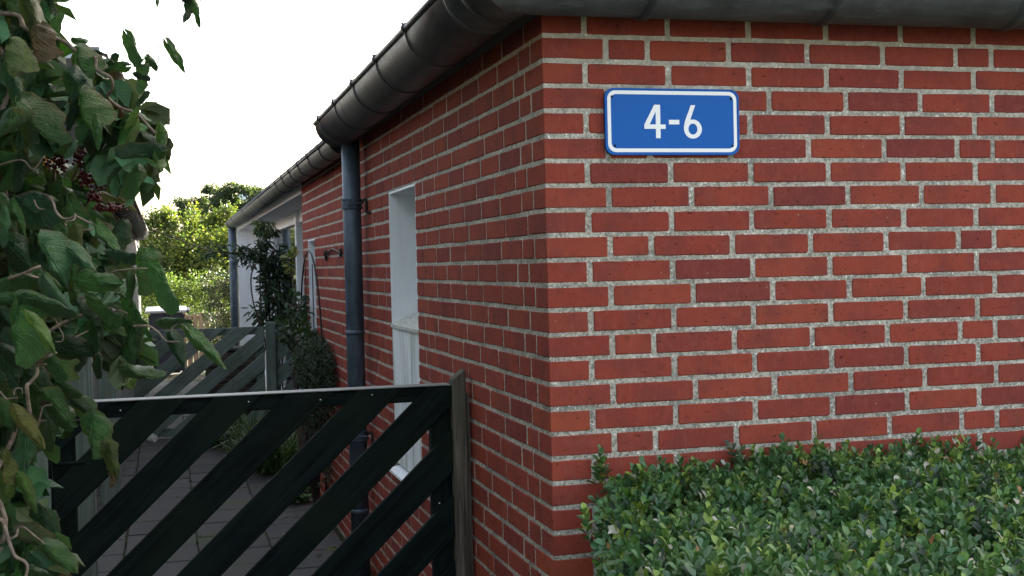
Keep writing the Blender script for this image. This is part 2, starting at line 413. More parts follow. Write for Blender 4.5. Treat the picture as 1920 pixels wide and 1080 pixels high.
# baked world positions of the leaves, twigs and berries (metres)
HAZEL_LEAVES = """-1.214 -0.785 2.11 0.36 -0.21 -0.91 -0.18 -0.97 0.15 0.111 0.5 v
-1.193 -0.84 2.048 -0.08 -0.21 -0.97 -0.34 -0.91 0.23 0.074 0.9 r
-1.231 -0.883 2.016 -0.25 -0.18 -0.95 -0.52 -0.81 0.28 0.069 0.7 l
-1.253 -0.78 1.989 0.45 -0.17 -0.88 -0.46 -0.89 -0.06 0.092 0.45 b
-1.126 -0.814 2.015 0.13 -0.09 -0.99 -0.44 -0.9 0.03 0.064 0.8 g
-1.119 -0.71 2.026 0.91 -0.39 0.12 -0.41 -0.87 0.27 0.05 0.35 d
-1.138 -0.708 2.052 0.91 -0.21 -0.36 -0.12 -0.96 0.27 0.03 0.8 g
-1.195 -0.582 2.155 0.24 -0.31 -0.92 -0.32 -0.92 0.23 0.044 0.6 d
-1.082 -0.72 1.99 0.45 -0.29 0.84 -0.46 -0.88 -0.05 0.044 0.5 d
-1.043 -0.739 1.994 -0.9 0.4 -0.15 -0.42 -0.91 0.07 0.058 0.5 g
-1.037 -0.79 2.044 0.48 -0.07 -0.88 -0.12 -0.99 0.02 0.065 0.45 g
-1.005 -0.793 2.005 0.7 -0.42 -0.57 -0.47 -0.88 0.07 0.035 0.6 g
-0.966 -0.862 2.017 0.48 -0.05 -0.88 -0.22 -0.97 -0.06 0.066 0.38 g
-1.014 -0.744 1.999 -0.34 0.12 -0.93 -0.46 -0.89 0.05 0.06 0.6 b
-1.025 -0.742 1.981 0.97 -0.12 -0.2 -0.06 -0.95 0.3 0.032 0.5 d
-1.064 -0.626 2 0.15 -0.02 -0.99 0.03 -1 0.03 0.052 0.6 r
-1.024 -0.639 1.939 0.53 -0.01 0.85 -0.03 -1 0 0.031 0.5 d
-1.074 -0.672 1.935 0.76 -0.41 -0.51 -0.26 -0.9 0.34 0.037 0.8 o
-1.065 -0.671 1.926 0.01 -0.2 -0.98 -0.53 -0.83 0.16 0.084 0.45 d
-1.029 -0.794 1.906 -0.62 0.24 -0.75 -0.46 -0.88 0.09 0.043 0.45 l
-1.029 -0.744 1.906 0.86 -0.05 -0.51 -0 -1 0.1 0.04 0.6 g
-1.028 -0.794 1.879 -0.34 0.12 -0.93 -0.39 -0.92 0.02 0.059 0.4 l
-0.983 -0.812 1.865 0.1 0.13 -0.99 -0.22 -0.96 -0.15 0.077 0.36 g
-0.988 -0.86 1.823 -0.93 0.33 -0.15 -0.34 -0.94 0.01 0.081 0.45 d
-0.995 -0.856 1.821 0.16 0.01 -0.99 0.05 -1 -0.01 0.035 0.7 l
-1.025 -0.844 1.795 0.11 -0.16 -0.98 -0.13 -0.98 0.15 0.054 0.9 g
-1.009 -0.795 1.8 0.38 -0.36 -0.85 -0.43 -0.88 0.18 0.035 0.8 v
-1.02 -0.74 1.87 0.54 -0.36 -0.76 -0.24 -0.93 0.27 0.036 0.6 d
-1.224 -0.888 1.906 -0.24 -0.14 -0.96 -0.31 -0.93 0.22 0.066 0.9 g
-1.218 -0.853 1.908 0.35 0.08 -0.93 -0.22 -0.96 -0.16 0.091 0.55 g
-1.215 -1.001 1.883 0.97 -0.24 -0.02 -0.21 -0.88 0.42 0.018 0.9 y
-1.125 -0.773 1.937 0.1 0.14 -0.99 -0.29 -0.94 -0.16 0.077 0.8 g
-1.093 -0.825 1.884 0.04 -0.1 -0.99 0.07 -0.99 0.11 0.056 0.38 g
-1.21 -0.687 1.935 0.84 -0.41 -0.36 -0.41 -0.91 0.1 0.044 0.5 v
-1.138 -0.813 1.846 -0.54 -0.01 -0.84 -0.25 -0.95 0.17 0.035 0.6 b
-1.234 -0.734 1.826 0.03 -0.15 -0.99 -0.32 -0.94 0.13 0.065 0.5 d
-1.246 -0.89 1.717 0.12 -0.12 -0.99 0.07 -0.99 0.13 0.061 0.4 b
-1.239 -0.845 1.73 0.25 0.01 -0.97 -0.1 -0.99 -0.04 0.06 0.3 g
-1.131 -0.874 1.686 0.25 0.01 -0.97 0.02 -1 -0 0.047 0.7 y
-1.166 -0.814 1.689 0.49 -0.01 -0.87 0.15 -0.98 0.09 0.039 0.7 g
-1.095 -0.932 1.687 0.44 -0.19 -0.88 -0.4 -0.92 -0 0.076 0.35 g
-1.174 -1.071 1.657 0.47 -0.08 -0.88 -0.43 -0.89 -0.16 0.079 0.7 b
-1.143 -1.04 1.653 0.73 -0.36 -0.58 -0.37 -0.92 0.11 0.077 0.6 b
-1.188 -1.058 1.608 -0.99 0.04 -0.14 -0.05 -0.99 0.1 0.072 0.7 g
-1.116 -1.079 1.597 0.88 -0.44 -0.19 -0.42 -0.89 0.17 0.067 0.65 g
-1.124 -1.084 1.619 0.02 0.17 -0.99 -0.5 -0.85 -0.15 0.015 0.9 g
-1.198 -1.162 1.575 0.91 -0.38 -0.19 -0.34 -0.92 0.19 0.083 0.45 g
-1.166 -1.116 1.606 0.6 -0.37 -0.71 0 -0.89 0.47 0.074 0.45 b
-1.244 -1.103 1.57 0.96 -0.28 -0.02 -0.26 -0.93 0.25 0.055 0.5 g
-1.203 -1.157 1.561 -0.08 -0.2 -0.98 -0.4 -0.89 0.21 0.092 0.9 g
-1.177 -1.252 1.542 0.57 -0 -0.82 -0.36 -0.9 -0.24 0.066 0.36 l
-1.135 -0.982 1.596 0.19 0.16 -0.97 -0.42 -0.88 -0.23 0.047 0.6 g
-1.125 -0.981 1.556 0.46 -0.12 -0.88 -0.23 -0.97 0.01 0.049 0.7 d
-1.1 -0.994 1.563 0.81 0.01 -0.58 0.17 -0.96 0.23 0.063 0.5 g
-1.168 -0.914 1.483 0.86 -0.36 -0.36 -0.33 -0.93 0.15 0.068 0.8 d
-1.174 -0.972 1.472 0.63 -0.05 -0.78 0.07 -0.99 0.11 0.052 0.6 g
-1.237 -0.949 1.469 0.94 -0.34 -0.02 -0.34 -0.93 0.13 0.045 0.6 d
-1.07 -0.948 1.645 0.99 -0.03 -0.11 0.02 -0.92 0.39 0.055 0.5 d
-1.022 -0.957 1.643 0.98 -0.1 0.15 -0.15 -0.9 0.41 0.026 0.6 l
-1.022 -1.059 1.637 -0.11 0.02 -0.99 -0.56 -0.83 0.05 0.07 0.85 g
-1.042 -1.027 1.601 -0.01 -0.26 -0.97 -0.41 -0.88 0.23 0.053 0.4 g
-0.999 -1.09 1.612 0.55 -0.07 -0.83 -0 -1 0.08 0.08 0.5 g
-1.042 -1.011 1.558 0.64 0.03 -0.77 0.28 -0.94 0.19 0.074 0.4 g
-0.994 -0.963 1.52 0.93 -0.32 0.15 -0.34 -0.93 0.15 0.052 0.5 g
-0.948 -1.126 1.51 0.58 -0.33 -0.75 -0.25 -0.94 0.22 0.084 0.4 g
-0.974 -1.028 1.493 0.27 0.11 -0.96 -0.11 -0.98 -0.15 0.058 0.6 d
-1.047 -0.953 1.515 -0.01 0.06 -1 -0.53 -0.85 -0.05 0.076 0.6 d
-1.05 -1.005 1.446 0.84 -0.16 -0.52 0.05 -0.93 0.36 0.06 0.6 g
-1.077 -0.893 1.543 0.49 -0.02 -0.87 -0.27 -0.95 -0.13 0.047 0.6 d
-1.159 -0.977 1.422 0.93 -0.11 -0.36 -0.05 -0.98 0.17 0.04 0.7 g
-1.173 -1.03 1.402 0.64 0.05 -0.76 -0.06 -0.99 -0.11 0.069 0.75 g
-1.142 -0.934 1.39 0.76 0.01 -0.65 -0.01 -1 -0.02 0.061 0.5 d
-1.104 -1.035 1.366 -0.08 -0.19 -0.98 0.02 -0.98 0.19 0.067 0.85 g
-1.082 -1.053 1.319 0.26 0.07 -0.96 0 -1 -0.07 0.063 0.5 v
-1.078 -1.053 1.273 -0.13 0.26 -0.96 -0.46 -0.87 -0.17 0.023 0.7 r
-1.191 -0.966 1.386 0.31 -0.08 -0.95 -0.51 -0.86 -0.1 0.06 0.5 b
-1.176 -0.975 1.343 0.2 0.17 -0.97 -0.14 -0.97 -0.2 0.041 0.7 g
-1.21 -1.124 1.388 0.5 0.07 -0.86 0.13 -0.99 -0 0.072 0.5 y
-1.244 -1.111 1.405 0.49 0.02 -0.87 -0.27 -0.95 -0.17 0.055 0.6 g
-1.212 -1.009 1.34 0.03 -0.13 -0.99 -0.2 -0.97 0.13 0.076 0.6 b
-1.235 -1.107 1.324 -0.06 -0.13 -0.99 -0.49 -0.86 0.14 0.047 0.7 y
-1.242 -1.063 1.283 0.03 0.18 -0.98 -0.29 -0.94 -0.18 0.057 0.55 l
-1.217 -1.066 1.277 0.47 -0.1 -0.88 -0.09 -0.99 0.07 0.062 0.5 l
-1.204 -0.971 1.207 0.35 0.1 -0.93 -0.09 -0.99 -0.14 0.054 0.6 d
-1.234 -1.01 1.178 0.82 -0.22 -0.52 -0.26 -0.97 0 0.058 0.8 v
-1.185 -1.07 1.168 0.67 -0.36 -0.65 -0.28 -0.93 0.23 0.069 0.55 g
-1.214 -1.012 1.118 0.89 -0.41 -0.19 -0.35 -0.89 0.3 0.053 0.6 g
-0.983 -0.749 2.129 -0.02 0.02 -1 -0.25 -0.97 -0.01 0.026 0.5 b
-0.93 -0.816 2.106 -0.1 0.04 -0.99 -0.54 -0.84 0.02 0.045 0.55 d
-0.92 -0.819 2.106 0.37 -0.09 -0.92 -0.33 -0.94 -0.04 0.055 0.36 g
-0.922 -0.819 2.109 -0.91 0.38 -0.15 -0.41 -0.88 0.24 0.024 0.6 d
-1.185 -1.02 1.396 0.97 -0.13 -0.2 -0.05 -0.92 0.4 0.023 0.7 r
-1.25 -0.95 1.419 0.47 -0.09 -0.88 -0.12 -0.99 0.03 0.045 0.6 v
-1.231 -1.008 1.387 0.92 -0.16 -0.36 -0.09 -0.98 0.19 0.03 0.6 r
-1.249 -0.948 1.467 0.14 -0.07 -0.99 -0.05 -1 0.06 0.054 0.7 d
-1.217 -0.91 1.443 0.35 0.08 -0.93 -0.2 -0.97 -0.16 0.046 0.6 d
-1.1 -0.937 1.516 -0.02 0.02 -1 -0.03 -1 -0.02 0.055 0.6 d
-1.25 -0.995 1.487 0.84 -0.42 -0.35 -0.4 -0.91 0.12 0.044 0.7 d
-1.084 -0.987 1.522 0.65 -0.41 -0.64 -0.47 -0.88 0.08 0.041 0.6 g
-1.098 -0.887 1.457 0.16 0.02 -0.99 0.08 -1 -0.01 0.038 0.6 d
-1.309 -0.433 1.964 -0.96 -0.02 -0.27 -0.17 -0.7 0.69 0.061 0.64 l
-1.249 -0.542 2.151 0.91 -0.41 0.05 -0.41 -0.91 0.04 0.076 0.74 d
-1.336 -0.429 2.081 0.79 0.21 -0.58 0.23 -0.97 -0.04 0.07 0.54 d
-1.369 -0.327 2.181 0.35 0.14 -0.93 0.44 -0.9 0.03 0.062 0.72 g
-1.309 -0.511 2.048 0.54 0.13 -0.83 0.24 -0.97 0 0.075 0.56 d
-1.22 -0.687 1.931 -0.39 -0.32 -0.86 -0.32 -0.83 0.46 0.089 0.59 b
-1.316 -0.469 1.895 0.67 0.24 -0.7 -0.23 -0.83 -0.51 0.057 0.82 l
-1.324 -0.58 1.904 0.74 -0.51 0.43 -0.64 -0.73 0.24 0.075 0.55 d
-1.385 -0.292 2.098 0.24 0.08 -0.97 0.11 -0.99 -0.05 0.076 0.67 g
-1.168 -0.652 2.105 -0.61 -0.15 -0.78 -0.2 -0.92 0.33 0.064 0.51 g
-1.345 -0.335 2.029 -0.76 0.07 -0.65 -0.07 -1 -0.03 0.072 0.69 r
-1.28 -0.647 2.057 -0.21 -0.2 -0.96 0.19 -0.97 0.16 0.073 0.67 d
-1.344 -0.609 1.9 0.31 -0.33 -0.89 -0.42 -0.89 0.18 0.062 0.76 d
-1.296 -0.535 2.205 -0.16 -0.42 -0.89 -0.55 -0.71 0.43 0.057 0.68 g
-1.271 -0.36 2.205 0.97 -0.05 -0.23 0.02 -0.97 0.25 0.086 0.7 d
-1.405 -0.329 1.942 0.85 -0 -0.53 0.14 -0.96 0.23 0.08 0.66 b
-1.244 -0.744 1.923 -0.01 0.41 -0.91 -0.85 -0.49 -0.21 0.082 0.47 l
-1.345 -0.359 2.219 0.98 -0.14 -0.15 -0.06 -0.89 0.45 0.077 0.65 d
-1.275 -0.343 2.273 -0.44 0.35 -0.82 -0.18 -0.94 -0.3 0.091 0.79 d
-1.231 -0.424 2.208 -0.28 0.05 -0.96 -0.34 -0.94 0.05 0.094 0.72 d
-1.244 -0.694 1.978 0.2 -0.27 -0.94 -0.68 -0.73 0.07 0.061 0.47 g
-1.3 -0.42 2.065 -0.85 0.19 -0.49 -0.32 -0.93 0.2 0.066 0.67 g
-1.395 -0.335 2.1 0.61 -0.47 -0.64 -0.24 -0.88 0.41 0.094 0.68 d
-1.229 -0.589 2.148 0.07 0.1 -0.99 -0.69 -0.72 -0.12 0.079 0.6 g
-1.215 -0.724 2.014 0.79 -0.42 -0.44 -0.48 -0.88 -0.01 0.055 0.58 g
-1.382 -0.359 1.98 0.27 0.32 -0.91 0.51 -0.85 -0.14 0.06 0.57 g
-1.342 -0.352 2.117 -0.65 0.51 -0.56 -0.69 -0.71 0.15 0.058 0.71 l
-1.217 -0.615 2.129 0.6 -0.48 -0.64 -0.02 -0.8 0.59 0.075 0.8 v
-1.265 -0.496 1.894 -0.96 0.17 -0.21 -0.25 -0.8 0.54 0.063 0.8 g
-1.304 -0.659 1.881 -0.62 -0.01 -0.78 -0.02 -1 0.03 0.074 0.84 g
-1.26 -0.508 2.16 -0.6 -0.26 -0.76 0.1 -0.96 0.25 0.082 0.67 g
-1.247 -0.643 2.166 -0.53 -0.03 -0.85 -0.4 -0.87 0.29 0.059 0.55 g
-1.34 -0.331 2.284 0.17 -0.3 -0.94 -0.16 -0.95 0.27 0.07 0.68 g
-1.365 -0.424 2.069 0.58 -0.45 -0.68 -0.54 -0.83 0.09 0.09 0.61 g
-1.285 -0.392 2.17 -0.25 0.31 -0.92 0.14 -0.92 -0.35 0.094 0.65 d
-1.302 -0.395 1.917 -0.2 0.48 -0.86 -0.78 -0.61 -0.16 0.089 0.51 b
-1.326 -0.717 1.926 0.45 0.08 -0.89 0.33 -0.94 0.08 0.06 0.66 g
-1.233 -0.705 2.175 0.33 -0.02 -0.94 -0.48 -0.86 -0.15 0.076 0.69 d
-1.26 -0.616 1.864 -0.07 0.03 -1 -0.76 -0.65 0.04 0.068 0.61 l
-1.324 -0.495 2.245 0.62 -0.27 -0.74 -0.14 -0.96 0.23 0.082 0.82 d
-1.295 -0.413 1.999 0.23 -0.29 -0.93 -0.56 -0.82 0.12 0.069 0.65 d
-1.3 -0.631 1.925 0.23 0.18 -0.96 0.35 -0.93 -0.09 0.064 0.65 d
-1.248 -0.34 2.058 0.77 -0.63 0.13 -0.59 -0.77 -0.25 0.057 0.62 r
-1.406 -0.324 2.116 0.94 -0.03 -0.33 0.19 -0.75 0.63 0.09 0.58 d
-1.265 -0.547 2.045 0.5 0.3 -0.81 -0.44 -0.72 -0.54 0.067 0.48 d
-1.322 -0.649 1.833 0.84 -0.52 0.15 -0.53 -0.84 0.11 0.094 0.78 g
-1.108 -0.468 1.997 0.6 -0.05 -0.8 -0.18 -0.98 -0.07 0.074 0.64 d
-1.071 -0.474 2.007 0.53 -0.38 -0.76 -0.26 -0.92 0.29 0.068 0.82 l
-1 -0.462 1.953 -0.85 -0.14 -0.5 -0.31 -0.65 0.69 0.087 0.82 g
-1.043 -0.531 1.862 0.74 -0.4 -0.54 -0.17 -0.89 0.42 0.068 0.48 d
-1.12 -0.583 2.003 0.77 -0.55 -0.32 -0.52 -0.84 0.19 0.081 0.48 v
-1.15 -0.547 2.054 0.1 -0.1 -0.99 -0.37 -0.93 0.06 0.083 0.7 l
-1.13 -0.433 1.955 0.05 -0.26 -0.97 -0.56 -0.81 0.18 0.085 0.55 g
-1.144 -0.699 1.983 0.76 -0.14 -0.63 -0.18 -0.98 -0 0.09 0.85 b
-1.128 -0.748 1.925 -0.19 -0.02 -0.98 0.18 -0.98 -0.02 0.055 0.54 d
-1.105 -0.429 2.021 0.42 -0.51 -0.75 -0.13 -0.85 0.51 0.093 0.54 g
-1.071 -0.45 1.843 0.76 -0.1 -0.64 -0.44 -0.8 -0.41 0.088 0.65 g
-1.142 -0.6 2.043 -0.13 0.16 -0.98 -0.64 -0.76 -0.04 0.077 0.73 g
-1.035 -0.624 1.837 0.12 0.1 -0.99 -0.35 -0.93 -0.13 0.056 0.83 g
-1.078 -0.562 1.94 0.89 -0.46 0.08 -0.45 -0.82 0.35 0.061 0.49 g
-1.039 -0.47 1.877 0.2 0.32 -0.93 -0.02 -0.94 -0.33 0.067 0.7 d
-1.017 -0.462 1.919 0.46 0.14 -0.88 -0.23 -0.93 -0.27 0.061 0.79 g
-1.142 -0.584 2.007 0.41 -0.38 -0.83 0.21 -0.84 0.49 0.076 0.47 b
-1.012 -0.516 1.906 -0.06 -0.12 -0.99 0.18 -0.98 0.1 0.068 0.76 l
-1.104 -0.452 2.024 0.62 -0.21 -0.75 -0.55 -0.8 -0.23 0.086 0.62 d
-1.02 -0.511 1.941 0 -0.38 -0.93 -0.4 -0.85 0.35 0.057 0.74 d
-0.972 -0.484 1.884 -0.44 0.54 -0.72 -0.89 -0.38 0.26 0.063 0.77 d
-1.17 -0.45 1.99 0.39 0.26 -0.88 0.27 -0.95 -0.15 0.061 0.51 b
-1.288 -0.64 1.542 0.53 -0.33 -0.78 0 -0.92 0.4 0.071 0.56 b
-1.413 -0.305 1.058 0.64 -0.17 -0.75 0.26 -0.88 0.41 0.073 0.55 b
-1.129 -0.358 1.62 0.84 -0.3 -0.46 -0.24 -0.95 0.17 0.078 0.47 b
-1.283 -0.334 1.268 -0.64 0.33 -0.7 -0.66 -0.7 0.27 0.078 0.46 d
-1.249 -0.575 1.311 -0.54 0.25 -0.8 -0.59 -0.79 0.16 0.07 0.68 g
-1.313 -0.632 1.567 -0.01 0.08 -1 -0.09 -0.99 -0.07 0.078 0.64 d
-1.38 -0.424 1.141 -0.12 0.18 -0.98 0.12 -0.97 -0.2 0.073 0.84 d
-1.255 -0.569 1.308 0.12 0.18 -0.98 0.28 -0.95 -0.15 0.092 0.47 b
-1.309 -0.661 1.714 -0.51 0.28 -0.81 -0.43 -0.9 -0.04 0.091 0.66 l
-1.061 -0.645 1.709 -0.47 -0.31 -0.82 -0.03 -0.93 0.37 0.067 0.74 d
-1.27 -0.37 1.463 0.54 0.3 -0.79 0.17 -0.95 -0.25 0.058 0.5 r
-1.298 -0.464 1.836 0.61 0.01 -0.79 0.47 -0.81 0.35 0.082 0.57 d
-1.315 -0.638 1.442 -0.13 -0.32 -0.94 -0.56 -0.76 0.34 0.091 0.61 v
-1.33 -0.473 1.043 0.64 -0.02 -0.77 0.26 -0.94 0.24 0.083 0.79 r
-1.359 -0.304 1.864 -0.72 0.07 -0.69 -0.34 -0.91 0.26 0.064 0.52 d
-1.4 -0.297 1.775 0.74 -0.56 -0.37 -0.64 -0.75 -0.16 0.069 0.73 l
-1.33 -0.712 1.815 0.28 0.34 -0.9 0.2 -0.94 -0.29 0.089 0.8 r
-1.297 -0.721 1.767 0.71 0.1 -0.7 0.36 -0.9 0.24 0.089 0.7 g
-1.218 -0.405 1.766 0.33 -0.35 -0.88 0.19 -0.89 0.42 0.081 0.47 g
-1.278 -0.412 1.175 -0.42 0.11 -0.9 -0.27 -0.96 0 0.056 0.47 v
-1.288 -0.686 1.14 0.12 -0.35 -0.93 0.31 -0.88 0.37 0.088 0.45 g
-1.369 -0.375 1.243 0.21 0.02 -0.98 -0.02 -1 -0.02 0.094 0.68 d
-1.249 -0.432 1.682 -0.62 -0.25 -0.74 -0.12 -0.91 0.4 0.075 0.76 l
-1.247 -0.361 1.81 -0.37 0.33 -0.87 -0.29 -0.93 -0.23 0.091 0.6 g
-1.282 -0.531 1.063 -0.2 -0.01 -0.98 0.01 -1 0 0.07 0.75 l
-1.385 -0.487 1.356 0.54 -0.21 -0.81 -0.25 -0.96 0.09 0.09 0.64 r
-1.347 -0.354 1.45 0.05 0.17 -0.98 -0.7 -0.7 -0.16 0.065 0.51 d
-1.254 -0.354 1.662 -0.22 0.47 -0.85 -0.94 -0.35 0.05 0.065 0.71 d
-1.289 -0.417 0.954 0.66 -0.05 -0.75 -0.42 -0.85 -0.31 0.084 0.61 d
-1.374 -0.547 1.108 0.14 0.39 -0.91 -0.78 -0.53 -0.35 0.064 0.55 r
-1.084 -0.557 1.481 0.69 0.02 -0.73 0.39 -0.86 0.34 0.085 0.73 d
-1.211 -0.486 1.59 -0.06 -0.09 -0.99 0.01 -1 0.09 0.059 0.7 g
-1.34 -0.502 1.092 -0.81 0.03 -0.59 0.11 -0.97 -0.2 0.081 0.81 d
-1.379 -0.659 1.375 0.98 0.15 -0.14 0.19 -0.91 0.37 0.086 0.68 b
-1.303 -0.73 1.462 0.68 0.04 -0.73 0.32 -0.91 0.25 0.087 0.52 b
-1.33 -0.548 1.627 -0.3 -0.02 -0.95 -0.06 -1 0.04 0.056 0.59 g
-1.294 -0.581 1.548 -0.57 0.6 0.56 -0.57 -0.78 0.25 0.093 0.82 d
-1.225 -0.648 1.382 0.56 -0.32 -0.76 0.12 -0.88 0.46 0.094 0.78 g
-1.333 -0.452 1.233 0.61 0.12 -0.78 0.16 -0.99 -0.02 0.094 0.71 g
-1.239 -0.474 1.473 0.79 -0.37 -0.49 0.07 -0.74 0.67 0.081 0.47 v
-1.311 -0.474 1.079 -0.91 0.41 0.12 -0.4 -0.91 0.06 0.056 0.51 d
-1.32 -0.393 1.461 0.06 -0.14 -0.99 -0.08 -0.99 0.13 0.063 0.73 d
-1.348 -0.501 1.209 0.96 -0.2 0.17 -0.23 -0.95 0.19 0.085 0.51 g
-1.172 -0.377 1.43 -0.41 -0.16 -0.9 -0.04 -0.98 0.19 0.083 0.74 d
-1.071 -0.553 1.456 -0.19 -0.05 -0.98 -0.74 -0.65 0.18 0.082 0.7 l
-1.415 -0.27 1.172 0.59 -0.56 -0.58 -0.17 -0.79 0.59 0.087 0.51 d
-1.287 -0.576 1.075 0.85 -0.52 0 -0.5 -0.82 0.29 0.074 0.67 g
-1.285 -0.562 1.136 0.35 -0.34 -0.87 0.26 -0.86 0.44 0.075 0.71 d
-1.269 -0.592 1.575 0.69 -0.63 -0.36 -0.16 -0.62 0.76 0.078 0.67 d
-1.245 -0.716 1.751 0.91 -0.28 -0.3 -0.14 -0.9 0.41 0.088 0.65 b
-1.287 -0.526 1.282 -0.26 -0.38 -0.89 0.19 -0.92 0.34 0.086 0.71 g
-1.279 -0.367 1.207 -0.17 -0.41 -0.9 -0.1 -0.9 0.43 0.062 0.68 d
-1.248 -0.397 1.37 0.9 -0.35 -0.26 -0.36 -0.93 -0.02 0.086 0.69 l
-1.21 -0.467 1.785 -0.39 -0.25 -0.88 -0.65 -0.6 0.46 0.063 0.72 d
-1.311 -0.531 1.754 0.86 0 -0.51 0.25 -0.87 0.42 0.066 0.75 r
-1.377 -0.43 1.295 0.6 0.23 -0.77 0.36 -0.93 0 0.073 0.74 d
-1.396 -0.428 1.059 0.68 -0.1 -0.72 0.35 -0.83 0.44 0.08 0.69 g
-1.23 -0.552 1.365 -0.27 -0.29 -0.92 -0.42 -0.82 0.38 0.082 0.71 l
-1.303 -0.603 1.189 0.88 0.05 -0.47 0.25 -0.9 0.36 0.066 0.74 d
-1.308 -0.363 1.467 0.86 -0.05 -0.51 0.19 -0.89 0.41 0.07 0.77 g
-1.101 -0.677 1.572 -0.68 0.46 -0.58 -0.64 -0.76 0.15 0.061 0.81 v
-1.377 -0.396 0.956 0.78 0.05 -0.62 0.14 -0.98 0.1 0.077 0.67 g
-1.098 -0.475 1.708 0.16 0.12 -0.98 -0.57 -0.8 -0.19 0.092 0.55 d
-1.34 -0.406 1.117 -0.69 0.26 -0.67 -0.44 -0.89 0.12 0.064 0.66 g
-1.178 -0.67 1.689 0.03 0.05 -1 0.12 -0.99 -0.05 0.059 0.79 d
-1.381 -0.564 0.976 0.75 -0.08 -0.66 -0.02 -0.99 0.1 0.059 0.69 g
-1.243 -0.709 1.344 -0.41 0.18 -0.89 0.15 -0.95 -0.26 0.063 0.56 d
-1.276 -0.631 1.819 0.63 -0.58 -0.51 -0.59 -0.79 0.16 0.062 0.8 g
-1.267 -0.711 1.666 0.7 0.14 -0.71 -0.14 -0.93 -0.33 0.092 0.74 d
-1.356 -0.58 1.658 0.32 0.28 -0.9 -0.65 -0.63 -0.43 0.091 0.76 r
-1.182 -0.624 1.777 -0.15 0.11 -0.98 -0.11 -0.99 -0.1 0.055 0.64 g
-1.244 -0.529 1.75 -0.85 -0.04 -0.52 0.04 -1 0.01 0.062 0.46 r
-1.337 -0.702 1.142 0.92 0.02 -0.4 0.27 -0.77 0.58 0.08 0.6 d
-1.232 -0.54 1.13 -0.67 -0.18 -0.72 -0.42 -0.7 0.57 0.08 0.74 b
-1.064 -0.731 1.487 0.24 -0.01 -0.97 0.16 -0.99 0.05 0.072 0.55 d
-1.249 -0.681 1.104 -0.06 -0.42 -0.9 -0.02 -0.91 0.42 0.094 0.53 g
-1.224 -0.635 1.628 0.61 -0.51 -0.61 0.13 -0.7 0.71 0.065 0.51 l
-1.351 -0.564 1.154 -0.36 -0.38 -0.85 -0.22 -0.85 0.48 0.061 0.52 g
-1.329 -0.595 1.511 -0.34 -0.2 -0.92 -0.05 -0.97 0.22 0.062 0.78 v
-1.337 -0.422 1.746 0.71 -0.51 -0.48 -0.58 -0.82 0.01 0.08 0.73 b
-1.329 -0.566 1.162 -0.43 -0.35 -0.83 -0.29 -0.82 0.5 0.089 0.8 g
-1.331 -0.318 1.332 0.81 -0.02 -0.59 0.22 -0.91 0.34 0.056 0.59 g
-1.251 -0.396 1.671 -0.03 0.07 -1 -0.56 -0.83 -0.04 0.092 0.49 r
-1.228 -0.512 1.37 0.74 -0.64 0.21 -0.61 -0.5 0.62 0.076 0.52 d
-1.261 -0.338 1.34 -0.81 -0.03 -0.59 -0.29 -0.85 0.44 0.056 0.64 d
-1.367 -0.49 1.763 0.62 -0.41 -0.67 -0.49 -0.87 0.06 0.075 0.5 v
-1.319 -0.425 1.636 0.74 -0.65 0.18 -0.65 -0.62 0.44 0.073 0.69 v
-1.218 -0.623 1.648 -0.58 0.6 -0.56 -0.72 -0.69 0.02 0.072 0.78 b
-1.389 -0.313 1.408 0.25 0.05 -0.97 -0.14 -0.99 -0.09 0.092 0.48 g
-1.27 -0.641 1.286 -0.56 0.03 -0.83 -0.54 -0.77 0.34 0.072 0.47 d
-1.365 -0.619 1.314 0.43 0.27 -0.86 -0.27 -0.87 -0.41 0.082 0.66 g
-1.234 -0.68 1.824 -0.7 -0.15 -0.7 0.3 -0.95 -0.1 0.069 0.82 g
-1.401 -0.331 1.283 0.95 0.14 0.26 -0.05 -0.8 0.6 0.073 0.74 r
-1.176 -0.5 1.349 0.38 0.09 -0.92 -0.01 -0.99 -0.11 0.063 0.7 g
-1.287 -0.485 1.672 0.83 -0.55 0.09 -0.47 -0.6 0.65 0.094 0.58 g
-1.24 -0.616 0.998 -0.77 -0.14 -0.62 0.24 -0.97 -0.08 0.086 0.63 d
-1.243 -0.456 0.942 0.77 -0.57 -0.29 -0.53 -0.82 0.2 0.092 0.56 b
-1.351 -0.327 1.079 -0.38 -0.15 -0.91 -0.16 -0.96 0.22 0.095 0.73 g
-1.209 -0.528 0.999 -0.07 0.11 -0.99 -0.35 -0.93 -0.08 0.072 0.63 r
-1.283 -0.519 1.517 0.97 -0.11 0.22 -0.06 -0.98 -0.2 0.079 0.85 g
-1.223 -0.606 1.687 0.72 -0.6 -0.36 -0.3 -0.73 0.61 0.061 0.79 d
-1.231 -0.751 1.085 0.64 -0.12 -0.76 0.22 -0.92 0.34 0.057 0.76 b
-1.21 -0.718 1.472 0.19 -0.48 -0.86 -0.46 -0.81 0.35 0.082 0.65 l
-1.198 -0.392 1.352 0.19 -0.08 -0.98 -0.04 -1 0.08 0.094 0.85 g
-1.339 -0.568 1.547 0.42 0.03 -0.91 -0.33 -0.93 -0.18 0.058 0.82 b
-1.049 -0.73 1.5 -0.21 0.05 -0.98 -0.66 -0.75 0.1 0.067 0.52 l
-1.176 -0.5 1.782 0.25 -0.54 -0.8 -0.21 -0.84 0.5 0.08 0.67 g
-1.227 -0.726 1.749 0.83 -0.55 -0.13 -0.37 -0.7 0.61 0.056 0.8 b
-1.16 -0.678 1.747 -0.33 0.08 -0.94 -0.65 -0.74 0.16 0.079 0.83 g
-1.339 -0.581 1.198 -0.51 -0.03 -0.86 -0.42 -0.87 0.28 0.084 0.49 v
-1.351 -0.457 1.703 0.15 0.21 -0.97 -0.72 -0.65 -0.25 0.056 0.55 d
